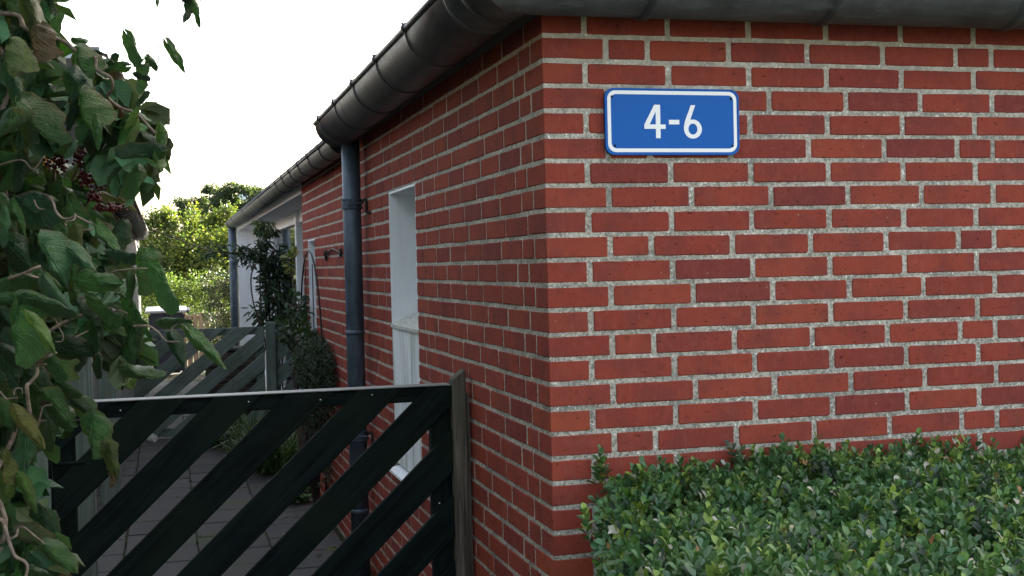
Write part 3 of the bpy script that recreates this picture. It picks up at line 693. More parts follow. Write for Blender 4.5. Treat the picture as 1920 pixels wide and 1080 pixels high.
-1.374 -0.375 0.997 -0.36 0.47 -0.81 -0.84 -0.53 0.07 0.068 0.69 g
-1.357 -0.694 1.124 0.36 0.25 -0.9 -0.26 -0.9 -0.36 0.062 0.58 g
-1.286 -0.351 1.263 0.25 0.31 -0.92 -0.27 -0.89 -0.37 0.072 0.64 g
-1.266 -0.44 1.85 -0.49 -0.27 -0.83 0.23 -0.96 0.18 0.069 0.5 g
-1.247 -0.655 1.543 -0.64 0.29 -0.71 -0.62 -0.74 0.26 0.071 0.64 d
-1.286 -0.68 1.485 0.35 -0.02 -0.94 -0.46 -0.88 -0.15 0.083 0.69 d
-1.318 -0.457 1.158 -0.82 0.56 -0.13 -0.53 -0.65 0.54 0.059 0.46 r"""
HAZEL_TWIGS = [[[[-1.308,-0.661,2.107],[-1.269,-0.671,2.101],[-1.233,-0.702,2.091],[-1.222,-0.726,2.067],[-1.205,-0.741,2.054],[-1.174,-0.75,2.046],[-1.15,-0.757,2.035],[-1.135,-0.782,2.02],[-1.121,-0.786,2.009],[-1.107,-0.79,2.004],[-1.093,-0.804,1.998],[-1.092,-0.805,1.978],[-1.067,-0.833,1.959],[-1.066,-0.812,1.943],[-1.075,-0.779,1.931],[-1.052,-0.755,1.914],[-1.026,-0.762,1.904],[-0.998,-0.791,1.87],[-0.988,-0.804,1.862]],0.0042],[[[-1.093,-0.804,1.998],[-1.081,-0.807,2.003],[-1.074,-0.799,2.001],[-1.062,-0.771,1.997]],0.0014],[[[-1.028,-0.78,1.987],[-1.011,-0.785,1.991],[-0.99,-0.791,1.992],[-0.983,-0.792,1.998],[-0.983,-0.802,2.017],[-0.979,-0.814,2.021],[-0.968,-0.827,2.019]],0.0013],[[[-0.998,-0.791,1.87],[-0.993,-0.803,1.862],[-0.986,-0.805,1.866],[-0.981,-0.806,1.857]],0.0012],[[[-1.207,-0.741,2.054],[-1.194,-0.755,2.06],[-1.187,-0.757,2.046],[-1.172,-0.761,2.042]],0.002],[[[-1.207,-0.799,1.741],[-1.198,-0.822,1.725],[-1.186,-0.836,1.722]],0.0018],[[[-1.18,-0.806,1.745],[-1.17,-0.85,1.733],[-1.165,-0.863,1.717],[-1.153,-0.866,1.704],[-1.137,-0.881,1.705],[-1.131,-0.893,1.71],[-1.133,-0.903,1.7],[-1.146,-0.899,1.697],[-1.146,-0.899,1.689]],0.0026],[[[-1.131,-0.872,1.708],[-1.115,-0.876,1.699],[-1.099,-0.891,1.69],[-1.106,-0.9,1.683],[-1.119,-0.896,1.683]],0.002],[[[-1.099,-0.891,1.69],[-1.088,-0.894,1.681],[-1.081,-0.897,1.673]],0.0022],[[[-1.262,-0.994,1.594],[-1.222,-1.057,1.601],[-1.193,-1.116,1.609],[-1.18,-1.14,1.615],[-1.168,-1.143,1.619]],0.0035],[[[-1.193,-1.116,1.609],[-1.183,-1.129,1.604],[-1.174,-1.121,1.601]],0.0028],[[[-1.184,-1.172,1.546],[-1.171,-1.196,1.539],[-1.163,-1.198,1.529]],0.0018],[[[-1.155,-1.128,1.537],[-1.15,-1.129,1.534],[-1.144,-1.131,1.52],[-1.139,-1.133,1.51],[-1.141,-1.132,1.5],[-1.151,-1.13,1.5]],0.0014],[[[-1.127,-1.033,1.501],[-1.12,-1.034,1.505],[-1.107,-1.038,1.511]],0.0016],[[[-1.201,-1.015,1.355],[-1.202,-1.066,1.421],[-1.197,-1.067,1.432],[-1.186,-1.069,1.445],[-1.184,-1.07,1.461],[-1.174,-1.083,1.471],[-1.163,-1.096,1.476],[-1.152,-1.099,1.481]],0.0036],[[[-1.184,-1.07,1.459],[-1.175,-1.082,1.462],[-1.169,-1.084,1.461]],0.0018],[[[-1.25,-1.001,1.414],[-1.238,-1.025,1.404],[-1.233,-1.026,1.404],[-1.217,-1.051,1.407]],0.002],[[[-1.222,-1.06,1.413],[-1.22,-1.061,1.422],[-1.21,-1.063,1.423],[-1.209,-1.064,1.413]],0.0014],[[[-1.191,-1.018,1.355],[-1.181,-1.041,1.388],[-1.166,-1.055,1.393]],0.002],[[[-1.274,-1.05,1.225],[-1.245,-1.089,1.219],[-1.239,-1.091,1.209],[-1.231,-1.114,1.192],[-1.222,-1.117,1.165],[-1.208,-1.121,1.156],[-1.203,-1.123,1.147],[-1.206,-1.122,1.132],[-1.214,-1.12,1.107]],0.0036],[[[-1.232,-1.114,1.19],[-1.219,-1.117,1.196],[-1.218,-1.097,1.203],[-1.21,-1.099,1.206],[-1.197,-1.102,1.195],[-1.179,-1.097,1.176]],0.0022],[[[-1.066,-0.997,1.54],[-1.057,-1.009,1.542],[-1.044,-1.013,1.537]],0.002],[[[-1.077,-0.992,1.599],[-1.065,-1.016,1.607],[-1.051,-1.051,1.61],[-1.021,-1.08,1.612],[-0.998,-1.086,1.61]],0.0022],[[[-1.036,-1.005,1.515],[-1.02,-1.02,1.516],[-1.008,-1.023,1.514],[-0.994,-1.037,1.503],[-0.983,-1.051,1.49],[-0.963,-1.077,1.49]],0.0022],[[[-0.958,-1.057,1.518],[-0.95,-1.08,1.512],[-0.945,-1.113,1.5]],0.0014],[[[-0.977,-1.021,1.504],[-0.971,-1.023,1.513],[-0.963,-1.025,1.517]],0.0012],[[[-1.117,-1.017,1.364],[-1.115,-1.018,1.351],[-1.11,-1.03,1.341]],0.0013],[[[-1.086,-1.047,1.328],[-1.08,-1.049,1.317],[-1.076,-1.05,1.312]],0.0014],[[[-0.946,-0.778,2.174],[-0.939,-0.781,2.143],[-0.933,-0.793,2.116],[-0.919,-0.807,2.119],[-0.903,-0.823,2.104]],0.002],[[[-1.271,-0.728,1.81],[-1.231,-0.749,1.818],[-1.21,-0.766,1.799],[-1.192,-0.77,1.821]],0.0022],[[[-1.359,-0.555,1.499],[-1.314,-0.564,1.645],[-1.281,-0.571,1.749],[-1.298,-0.564,1.875],[-1.264,-0.571,1.99],[-1.286,-0.615,2.075],[-1.272,-0.617,2.198]],0.008],[[[-1.358,-0.669,0.98],[-1.28,-0.739,1.129],[-1.296,-0.733,1.228],[-1.255,-0.742,1.326],[-1.266,-0.789,1.41],[-1.208,-0.803,1.485],[-1.151,-0.818,1.523],[-1.083,-0.888,1.542],[-1.066,-0.997,1.54]],0.005],[[[-1.281,-0.571,1.749],[-1.225,-0.638,1.765],[-1.173,-0.808,1.743]],0.004],[[[-1.255,-0.742,1.326],[-1.212,-0.805,1.341],[-1.149,-0.926,1.351],[-1.117,-1.017,1.364]],0.003]]
BERRY_LEAVES = """-1.226 -0.172 1.901 -0.33 0.16 -0.93 -0.54 -0.84 0.05 0.073 0.5 o
-1.152 -0.391 1.875 0.77 -0.38 -0.51 -0.09 -0.86 0.5 0.068 0.4 v
-1.118 -0.426 1.864 0.29 -0.14 -0.95 -0.27 -0.96 0.06 0.034 0.5 y
-1.181 -0.288 1.812 0.38 -0 0.93 -0.41 -0.9 0.17 0.04 0.7 v
-1.125 -0.404 1.833 0.81 -0.28 -0.52 -0.19 -0.96 0.23 0.045 0.4 v
-1.142 -0.347 1.815 0.94 -0.35 -0.02 -0.31 -0.86 0.41 0.042 0.7 v
-1.096 -0.36 1.827 0.12 -0.11 -0.99 0.15 -0.98 0.13 0.046 0.6 v
-1.082 -0.422 1.81 0.5 0.04 -0.87 0.49 -0.84 0.24 0.05 0.5 y
-1.168 -0.495 1.77 0.9 -0.39 -0.19 -0.27 -0.85 0.45 0.039 0.7 b
-1.115 -0.464 1.776 0.95 -0.12 -0.28 0.09 -0.76 0.64 0.053 0.5 y
-1.093 -0.415 1.787 -0.95 0.26 -0.15 -0.29 -0.68 0.68 0.043 0.5 v
-1.075 -0.438 1.768 0.75 -0.29 -0.59 0.11 -0.82 0.56 0.049 0.3 y
-1.127 -0.564 1.73 0.92 -0.14 -0.36 -0.03 -0.96 0.28 0.032 0.7 b
-1.109 -0.575 1.711 0.86 0.01 -0.51 0.34 -0.76 0.56 0.062 0.4 v
-1.077 -0.563 1.697 0.4 -0.31 -0.86 -0.41 -0.9 0.13 0.032 0.4 y
-1.272 -0.363 1.798 0.91 -0.36 -0.19 -0.22 -0.83 0.51 0.05 0.6 g
-1.205 -0.38 1.794 0.4 -0.31 -0.86 -0.02 -0.94 0.33 0.045 0.6 g
-1.179 -0.44 1.808 -0.06 -0.12 -0.99 -0.21 -0.97 0.13 0.04 0.7 b
-1.254 -0.374 1.761 0.93 -0.1 -0.36 0.06 -0.92 0.39 0.043 0.5 v
-1.19 -0.495 1.752 -0.87 0.38 -0.32 -0.49 -0.68 0.54 0.033 0.5 v
-1.171 -0.501 1.738 0.86 -0.02 -0.51 0.3 -0.79 0.54 0.033 0.6 v
-1.167 -0.181 1.853 0.9 -0.43 -0.02 -0.26 -0.58 0.78 0.049 0.6 d
-1.243 -0.108 1.845 0.54 -0.34 -0.77 -0.3 -0.93 0.2 0.062 0.6 d
-1.163 -0.141 1.844 -0.14 0.22 -0.97 -0.01 -0.98 -0.22 0.062 0.6 d
-1.119 -0.205 1.769 0.5 0.03 -0.87 0.11 -0.99 0.03 0.049 0.5 d
-1.17 -0.186 1.776 0.94 -0.26 -0.2 -0.04 -0.68 0.73 0.061 0.6 d
-1.202 -0.175 1.789 0.44 -0.2 -0.87 0.13 -0.95 0.28 0.061 0.6 d
-1.164 -0.293 1.735 0.6 -0.17 -0.78 0.32 -0.84 0.43 0.052 0.5 g"""
BERRY_TWIGS = [[[[-1.23,-0.277,1.623],[-1.206,-0.282,1.693],[-1.215,-0.278,1.764],[-1.204,-0.331,1.853],[-1.193,-0.386,1.871]],0.004],[[[-1.206,-0.282,1.693],[-1.156,-0.346,1.737],[-1.128,-0.405,1.77],[-1.103,-0.453,1.804],[-1.094,-0.465,1.822]],0.003],[[[-1.128,-0.405,1.77],[-1.086,-0.438,1.748],[-1.057,-0.466,1.743]],0.002],[[[-1.215,-0.278,1.764],[-1.162,-0.395,1.814],[-1.145,-0.44,1.855]],0.0025],[[[-1.156,-0.346,1.737],[-1.091,-0.468,1.714],[-1.092,-0.52,1.684]],0.002]]
BERRY_CLUSTERS = """-1.194 -0.469 1.839 0.024 0.029 48
-1.187 -0.47 1.858 0.015 0.018 22
-1.142 -0.483 1.851 0.026 0.024 64
-1.134 -0.485 1.838 0.015 0.015 25
-1.137 -0.485 1.809 0.013 0.01 25
-1.132 -0.486 1.794 0.018 0.01 32
-1.101 -0.495 1.806 0.02 0.013 35
-1.092 -0.497 1.819 0.013 0.011 19
-1.102 -0.495 1.79 0.018 0.009 28
-1.178 -0.474 1.768 0.013 0.009 19
-1.167 -0.478 1.757 0.013 0.01 22
-1.123 -0.489 1.765 0.02 0.011 41
-1.11 -0.493 1.76 0.011 0.009 16
-1.11 -0.493 1.74 0.013 0.008 22
-1.084 -0.501 1.74 0.02 0.009 41
-1.056 -0.508 1.741 0.009 0.007 12
-1.093 -0.499 1.685 0.009 0.018 19
-1.179 -0.473 1.839 0.013 0.02 22"""

# ================================================================== GROUND
gr = link('ground', mesh('ground', [(-60, -12, 0), (60, -12, 0), (60, 130, 0), (-60, 130, 0)], [(0, 1, 2, 3)]), M['ground'], kind='structure', label='soil and rough grass around the buildings')
path = box('path', (-1.66, -1.2, -.08), (-.02, 16.0, .021), M['joint_soil'], kind='structure', label='garden path of square concrete slabs beside the brick wall')
TILE = []
for i in range(5):
    bm = bmesh.new(); e = [random.uniform(-.0015, .0015) for _ in range(4)]
    v = box_bm(bm, (-.1965, -.1965, -.05), (.1965, .1965, 0))
    for q in v: q.co.x += random.uniform(-.002, .002); q.co.y += random.uniform(-.002, .002)
    bmesh.ops.bevel(bm, geom=[e for e in bm.edges if all(q.co.z > -.01 for q in e.verts)], offset=.003, segments=1, affect='EDGES')
    me = bm_mesh('slab', bm); me.materials.append(M['tile']); TILE.append(me)
for ci, (xc, oy) in enumerate(((-1.452, .10), (-1.047, .20), (-.645, 0.0), (-.245, .20))):
    for k in range(41):
        y = -1.0 + oy + .4075 * k
        if y > 15.8: continue
        o = link('slab', TILE[rng.integers(5)], None, path)
        o.matrix_basis = Matrix.Translation((xc, y, .030 + random.uniform(-.002, .003))) @ Euler((random.uniform(-.006, .006), random.uniform(-.006, .006), random.choice((0, math.pi / 2, math.pi)))).to_matrix().to_4x4()
kb = box('kerb', (-1.30, .97, 0.0), (-1.245, 1.9, .075), M['concrete'], kind='structure', label='pale concrete edging stone at the foot of the gate', bev=.005)

# ================================================================== BRICK BUILDING
C_ = 0.0664603; MT = .0024          # course height, mortar recess
bld = empty('brick_building', (0, 0, 0), 'long low red brick building with grey gutters along its eaves', 'building')
W1 = dict(y0=1.822, y1=2.460, z0=-1.6295, z1=-.3655)       # tall slit window with the panel under it
W2 = dict(y0=5.440, y1=5.875, z0=-1.2960, z1=-.4985)
YE = 6.215; X1 = 9.0; YB = 15.6
def wall_mesh():
    bm = bmesh.new(); m = MT; t = .24; top = .035 + H
    box_bm(bm, (m, m, 0), (X1, t, top))                                                   # front
    for a, b_ in ((t, W1['y0']), (W1['y1'], W2['y0']), (W2['y1'], YE)): box_bm(bm, (m, a, 0), (t, b_, top))
    for W in (W1, W2):
        box_bm(bm, (m, W['y0'], W['z1'] + H), (t, W['y1'], top)); box_bm(bm, (m, W['y0'], 0), (t, W['y1'], W['z0'] + H))
    return bm_mesh('wall', bm)
wall = link('wall', wall_mesh(), M['mortar'], bld)
bm = bmesh.new()
box_bm(bm, (X1, .0, 0), (X1 + .24, YB, H + .03)); box_bm(bm, (.0, YB, 0), (X1, YB + .24, H + .03))
box_bm(bm, (.5, .3, 0), (.6, YB - .1, H + .03))          # dark inner wall seen through panes
link('rear_wall', bm_mesh('rear_wall', bm), M['mortar'], bld)

def brick_face_mesh(L, hh=.0267):
    """one brick: face towards -Y, uneven arrises, 12 mm of depth visible, slightly irregular outline"""
    L2 = L / 2; nx = 5 if L > .15 else 3
    def out(off, jit):
        r = []
        def cj(): return random.uniform(-jit, jit)
        c = random.uniform(.0002, .0014) if random.random() < .7 else random.uniform(.0015, .0050)
        d = 1 - .0045 / L2; ts = [-1, -d] + [-1 + 2 * i / nx for i in range(1, nx)] + [d, 1]
        for t in ts:
            e = c if abs(t) == 1 else 0
            r.append([t * (L2 - off), -(hh - off) + e + cj() * (.6 if not e else .2)])
        r.append([L2 - off + cj() * .5, 0])
        for t in reversed(ts):
            e = c if abs(t) == 1 else 0
            r.append([t * (L2 - off), (hh - off) - e + cj() * (.6 if not e else .2)])
        r.append([-L2 + off + cj() * .5, 0])
        return r
    o1 = out(0, .0014); n = len(o1)
    vs = []; fs = []
    for (x, z) in o1:
        k = .0022 + random.uniform(-.0004, .001); s = math.hypot(x, z)
        vs.append((x - math.copysign(min(k, abs(x)), x) * (1 if abs(abs(x) - L2) < .004 else .15), random.uniform(-.0005, .0004), z - (math.copysign(k, z) if abs(z) > .01 else 0)))
    for (x, z) in o1: vs.append((x, .0022, z))
    for (x, z) in o1: vs.append((x, .05, z))
    fs.append(tuple(range(n)))
    for r in range(2):
        for i in range(n):
            j = (i + 1) % n; fs.append((r * n + i, (r + 1) * n + i, (r + 1) * n + j, r * n + j))
    me = mesh('brick', vs, fs); return me
def corner_brick_mesh(a, b_):
    """corner brick, a along X and b along Y, outer arris at the origin"""
    bm = bmesh.new(); box_bm(bm, (0, 0, -.0267), (a, b_, .0267))
    bmesh.ops.subdivide_edges(bm, edges=[e for e in bm.edges if abs(e.verts[0].co.z - e.verts[1].co.z) < .001], cuts=2, use_grid_fill=True)
    bmesh.ops.bevel(bm, geom=[e for e in bm.edges if e.is_manifold and e.calc_face_angle() > 1], offset=.0020, segments=1, affect='EDGES')
    for v in bm.verts: v.co += Vector((random.uniform(-.0006, .0006), random.uniform(-.0006, .0006), random.uniform(-.0009, .0009)))
    return bm_mesh('brick', bm)
bricks = []                              # (centre, rotz, kind, length, importance)
def seq(first, header, length, step=1.32):
    """joint positions along a course"""
    j = [0.0, first]; u = first
    if header: u += .12; j.append(u)
    n = 0
    while u < length:
        u += .24; n += 1; j.append(u)
        if header and n == header: u += .12; j.append(u); n = 0
    return j
JT = .0080
for r in range(0, 36):
    zc = H - r * C_
    if zc < -.01: break
    odd = r % 2 == 1
    # front: even rows open with a three quarter brick, odd rows with a header end
    if odd: js = seq(.12, 0, 3.6)
    elif r % 4 == 2: js = seq(.18, 4, 3.6)
    else: js = seq(.18, 0, 3.6)
    bricks.append(('corner', (0, 0, zc), 0, (.12 - JT, .18 - JT) if odd else (.18 - JT, .12 - JT), 9 if zc > .3 else 1, r))
    for a, b_ in zip(js[1:-1], js[2:]):
        bricks.append(('front', ((a + b_) / 2, 0, zc), 0, b_ - a - 2 * JT, None, r))
    if odd: ys = seq(.18, 5 if r % 4 == 3 else 0, YE)
    else:
        ys = [0, .12, .24]; 
        while ys[-1] < YE: ys.append(ys[-1] + .24)
    for a, b_ in zip(ys[1:-1], ys[2:]):
        a += JT; b_ = min(b_ - JT, YE)
        segs = [(a, b_)]
        for W in (W1, W2):
            if W['z0'] + H < zc < W['z1'] + H:
                ns = []
                for (p, q) in segs:
                    if q <= W['y0'] or p >= W['y1']: ns.append((p, q)); continue
                    if p < W['y0']: ns.append((p, W['y0'] - .001))
                    if q > W['y1']: ns.append((W['y1'] + .001, q))
                segs = ns
        for p, q in segs:
            if q - p > .025: bricks.append(('side', (0, (p + q) / 2, zc), R_(-90), q - p, None, r))
FM = {}
def face_mesh(L):
    key = round(L, 3)
    if key not in FM:
        n = 10 if key in (.225, .105) else 2
        FM[key] = [brick_face_mesh(key) for _ in range(n)]
        for me in FM[key]:
            me.materials.append(M['brick']); set_attr(me, 'rnd', [random.random()] * len(me.polygons))
    return random.choice(FM[key])
CM = {}
def corner_mesh(ab):
    key = (round(ab[0], 3), round(ab[1], 3))
    if key not in CM:
        CM[key] = [corner_brick_mesh(*key) for _ in range(5)]
        for me in CM[key]:
            me.materials.append(M['brick']); set_attr(me, 'rnd', [random.random()] * len(me.polygons))
    return random.choice(CM[key])
camp = cam.matrix_world.translation
def importance(b):
    kind, c, rz, L, _, r = b
    c = Vector(c); d = (c - camp).length
    wx = 1.0
    if kind == 'side': wx = abs((c - camp).normalized().x)
    elif kind == 'front': wx = abs((c - camp).normalized().y)
    LL = L if not isinstance(L, tuple) else sum(L)
    s = LL * wx / d / d
    v = (Vector(c) - camp); loc = CR.transposed() @ v; sx = loc.x / -loc.z * 2384 + 960; sy = 540 - loc.y / -loc.z * 2384
    if not (-30 < sx < 1960 and 20 < sy < 1080): s *= .001
    if kind == 'front' and sy > 870 + (sx - 1100) * -.02 and sx > 1160: s *= .01      # behind the hedge
    if r == 0: s *= .001
    return s
bricks.sort(key=importance, reverse=True)
jv, jf, jr = [], [], []
for i, b_ in enumerate(bricks):
    kind, c, rz, L, _, r = b_
    me = corner_mesh(L) if kind == 'corner' else face_mesh(L)
    jit = Matrix.Translation((random.uniform(-.0006, .0006) * (kind != 'side'), random.uniform(-.0006, .0006) * (kind != 'front'), random.uniform(-.0011, .0011)))
    out = random.uniform(-.0010, .0012)
    rx = Euler((random.uniform(-.012, .012), random.uniform(-.005, .005), random.uniform(-.004, .004))).to_matrix().to_4x4()
    nrm = {'front': Vector((0, -out, 0)), 'side': Vector((-out, 0, 0)), 'corner': Vector((0, 0, 0))}[kind]
    flip = Matrix.Rotation(math.pi, 4, 'Y') if (kind != 'corner' and random.random() < .5) else Matrix.Identity(4)
    mw = jit @ Matrix.Translation(Vector(c) + nrm) @ Matrix.Rotation(rz, 4, 'Z') @ (rx if kind != 'corner' else Matrix.Identity(4)) @ flip
    if i < 300:
        o = link('brick', me, None, wall); o.matrix_basis = mw
    else:
        base = len(jv); jv += [mw @ v.co for v in me.vertices]
        rr = random.random()
        for p in me.polygons: jf.append(tuple(base + k for k in p.vertices)); jr.append(rr)
me = mesh('brickwork', jv, jf); set_attr(me, 'rnd', jr); me.materials.append(M['brick'])
bo = link('brickwork', me, None, wall, kind='stuff')

# ---- tall slit window: reveals, upper pane, sloped sill, lower panel, bottom sill
def window_slit(W, name, panel):
    y0, y1, zt = W['y0'], W['y1'], W['z1'] + H
    zs = H - .9640 if panel else W['z0'] + H
    fr = empty('window', (0, (y0 + y1) / 2, zs)); finish(fr, bld)
    th = .012
    def rv(nm, p0, p1, mt=M['white']): return box(nm, p0, p1, mt, fr)
    rv('reveal', (.002, y1 - th, zs), (.235, y1 - .001, zt - .001))
    rv('reveal', (.002, y0 + .001, zs), (.235, y0 + th, zt - .001))
    rv('soffit', (.003, y0 + th, zt - th), (.235, y1 - th, zt - .002))
    box('frame', (.150, y0 + th, zs + .05), (.200, y0 + th + .05, zt - th), M['frame'], fr, .003)
    box('frame', (.150, y1 - th - .05, zs + .05), (.200, y1 - th, zt - th), M['frame'], fr, .003)
    box('frame', (.150, y0 + th + .05, zt - th - .05), (.200, y1 - th - .05, zt - th), M['frame'], fr, .003)
    box('frame', (.150, y0 + th + .05, zs + .05), (.200, y1 - th - .05, zs + .10), M['frame'], fr, .003)
    box('pane', (.172, y0 + th + .05, zs + .10), (.178, y1 - th - .05, zt - th - .05), M['glass'], fr)
    # sloped sill
    v = [(-.004, y0 + .002, zs), (-.004, y1 - .002, zs), (.16, y1 - .002, zs + .068), (.16, y0 + .002, zs + .068), (-.004, y0 + .002, zs - .014), (-.004, y1 - .002, zs - .014), (.16, y1 - .002, zs - .014), (.16, y0 + .002, zs - .014)]
    link('sill', mesh('sill', v, [(0, 3, 2, 1), (4, 5, 6, 7), (0, 1, 5, 4), (1, 2, 6, 5), (2, 3, 7, 6), (3, 0, 4, 7)]), M['sill'], fr)
    if panel:
        zb = W['z0'] + H
        box('lower_panel', (.004, y0 + .002, zb + .045), (.10, y1 - .002, zs - .015), M['white_stain'], fr)
        v = [(-.030, y0 + .002, zb + .012), (-.030, y1 - .002, zb + .012), (.10, y1 - .002, zb + .044), (.10, y0 + .002, zb + .044), (-.030, y0 + .002, zb + .001), (-.030, y1 - .002, zb + .001), (.10, y1 - .002, zb + .001), (.10, y0 + .002, zb + .001)]
        link('sill', mesh('sill', v, [(0, 3, 2, 1), (4, 5, 6, 7), (0, 1, 5, 4), (1, 2, 6, 5), (2, 3, 7, 6), (3, 0, 4, 7)]), M['white'], fr)
window_slit(W1, 'window', True); window_slit(W2, 'window', False)

# ---- recessed white front beyond the brick corner
XR = .27; ZF = H - .147
box('fascia', (-.002, YE + .003, ZF), (.022, 14.9, H + .01), M['white'], bld)
box('soffit', (.022, YE + .003, ZF + .012), (XR + .06, 14.9, ZF + .024), M['white'], bld)
box('return_wall', (.0, 14.9, 0), (.50, 14.98, ZF + .010), M['white'], bld)
glz = empty('glazed_front', (XR, 10, 0)); finish(glz, bld)
for (a, b_, xd) in ((6.26, 6.36, 0), (9.15, 9.26, -.03), (12.1, 12.2, -.02), (12.9, 12.97, 0), (13.9, 14.0, 0), (14.82, 14.89, -.02)):
    box('post', (XR + xd, a, .08), (XR + .08, b_, ZF), M['frame'], glz, .004)
box('head_rail', (XR + .003, 6.36, ZF - .11), (XR + .077, 14.82, ZF + .01), M['frame'], glz, .004)
box('bottom_rail', (XR + .003, 6.36, .02), (XR + .077, 14.82, .22), M['frame'], glz, .004)
box('transom', (XR + .003, 12.2, .95), (XR + .077, 13.9, 1.03), M['frame'], glz, .004)
box('plinth', (XR - .03, YE + .05, .0), (XR + .10, 14.88, .02), M['concrete'], glz)
for a, b_ in ((6.36, 9.15), (9.26, 12.1), (14.0, 14.82)):
    box('pane', (XR + .035, a, .22), (XR + .041, b_, ZF - .11), M['glass'], glz)
box('door_panel', (XR + .03, 12.97, .22), (XR + .06, 13.9, .95), M['frame'], glz); box('door_panel', (XR + .03, 12.2, .22), (XR + .06, 12.9, .95), M['frame'], glz)
box('pane', (XR + .035, 12.97, 1.03), (XR + .041, 13.9, ZF - .11), M['glass'], glz); box('pane', (XR + .035, 12.2, 1.03), (XR + .041, 12.9, ZF - .11), M['glass'], glz)
box('blind', (XR + .16, 9.0, .3), (XR + .17, 14.8, ZF - .2), M['dark'], glz)

# ---- roof
e = .10; zr = H - .012; tn = math.tan(R_(36)); rx0, rx1, ry0, ry1 = -e, X1 + .3, -e, YB + .3
hw = (rx1 - rx0) / 2; rz = zr + hw * tn; cx = (rx0 + rx1) / 2
v = [(rx0, ry0, zr), (rx1, ry0, zr), (rx1, ry1, zr), (rx0, ry1, zr), (cx, ry0 + hw, rz), (cx, ry1 - hw, rz)]
v += [(x, y, z - .03) for x, y, z in v[:4]]
roof = link('roof', mesh('roof', v, [(0, 1, 4), (1, 2, 5, 4), (2, 3, 5), (3, 0, 4, 5), (0, 6, 7, 1), (1, 7, 8, 2), (2, 8, 9, 3), (3, 9, 6, 0), (6, 9, 8, 7)]), M['roof'], bld)
bm = bmesh.new()
for a in range(7): pass
box_bm(bm, (-.5 * MT, .01, 0), (MT, .02, .001)); bm.clear()
# pan tiles at the eave of the far roof
tv, tf = [], []
for k in range(44):
    y = 3.6 + k * .262
    n0 = 6
    pr = [(.0, 0.0), (.05, .028), (.11, .034), (.17, .020), (.22, .002), (.262, .010)]
    me_v, me_f = [], []
    for s, (dx, dz) in enumerate(((-.125, .006), (.25, .006 + .375 * tn))):
        for (a, hgt) in pr: me_v.append((dx, y + a, zr - .020 + dz + hgt))
        for (a, hgt) in pr: me_v.append((dx, y + a, zr - .036 + dz + hgt))
    for i in range(n0 - 1):
        me_f.append((i, i + 12, i + 13, i + 1)); me_f.append((i, i + 1, i + 7, i + 6)); me_f.append((i + 6, i + 7, i + 19, i + 18))
    link('roof_tile', mesh('roof_tile', me_v, me_f, False), M['roof'], roof)

# ---- gutters
def gutter(name, ca, zc, r, path_fn, npts, mat, beadr, parent=bld, fall=lambda s: 0.0):
    """path_fn(a) -> list of plan points for outward distance a"""
    prof = []
    for i in range(25):
        th = math.pi * i / 24
        prof.append((ca + r * math.cos(th), zc - r * math.sin(th)))
    inner = [(ca + (r - .003) * math.cos(math.pi * i / 24), zc - (r - .003) * math.sin(math.pi * i / 24)) for i in range(24, -1, -1)]
    allp = prof + inner; n = len(allp); vs = []; fs = []
    paths = [path_fn(a) for a, z in allp]
    for s in range(npts):
        for (a, z), pt in zip(allp, paths): vs.append((pt[s][0], pt[s][1], z + H + fall(s)))
    for s in range(npts - 1):
        for i in range(n):
            j = (i + 1) % n; fs.append((s * n + i, s * n + j, (s + 1) * n + j, (s + 1) * n + i))
    for s in (0, npts - 1):
        for i in range(24): fs.append((s * n + i, s * n + i + 1, s * n + n - 2 - i, s * n + n - 1 - i))
    g = link(name, mesh(name, vs, fs, True), mat, parent)
    if beadr:
        pt = path_fn(ca + r); v, f = [], []
        tube_geo([(p[0], p[1], zc + H + beadr * .3 + fall(k)) for k, p in enumerate(pt)], beadr, 10, v, f)
        b_ = link('bead', mesh('bead', v, f, True), mat, g)
    return g
Y0 = 3.23
def densify(a, b_, n): return [(a[0] + (b_[0] - a[0]) * i / n, a[1] + (b_[1] - a[1]) * i / n) for i in range(n + 1)]
gz, ga, gr_ = .044, .120, .113
sidez = lambda y: gz - .020 * max(0, y + .12) / 3.35
g_side = gutter('gutter', ga, gz, gr_, lambda a: densify((-a, Y0), (-a, -a), 4), 5, M['zinc'], .011, fall=lambda s: -.020 * (1 - s / 4))
g_front = gutter('gutter', ga, gz, gr_, lambda a: densify((-a + .0015, -a), (5.0, -a), 3), 4, M['zinc_front'], .011)
g2a = gutter('gutter', .085, -.045, .070, lambda a: densify((-a, 3.34), (-a, 7.0), 2), 3, M['zinc2'], .008)
g2b = gutter('gutter', .085, -.046, .0705, lambda a: densify((-a, 7.003), (-a, 15.1), 2), 3, M['zinc'], .008)
def cap(ca, zc, r, y, parent, mat):
    vs = [(-ca, y + .03 * .0, zc + H)]; n = 16; vs = []; fs = []
    rings = 4
    for k in range(rings + 1):
        f = math.cos(math.pi / 2 * k / rings); d = math.sin(math.pi / 2 * k / rings) * .035
        for i in range(n + 1):
            th = math.pi * i / n; vs.append((-(ca + r * f * math.cos(th)), y + d, zc + H - r * f * math.sin(th)))
    for k in range(rings):
        for i in range(n): fs.append((k * (n + 1) + i, k * (n + 1) + i + 1, (k + 1) * (n + 1) + i + 1, (k + 1) * (n + 1) + i))
    return link('end_cap', mesh('end_cap', vs, fs, True), mat, parent)
cap(ga, gz - .020, gr_, Y0, g_side, M['zinc']); cap(.085, -.045, .07, 15.1, g2b, M['zinc'])
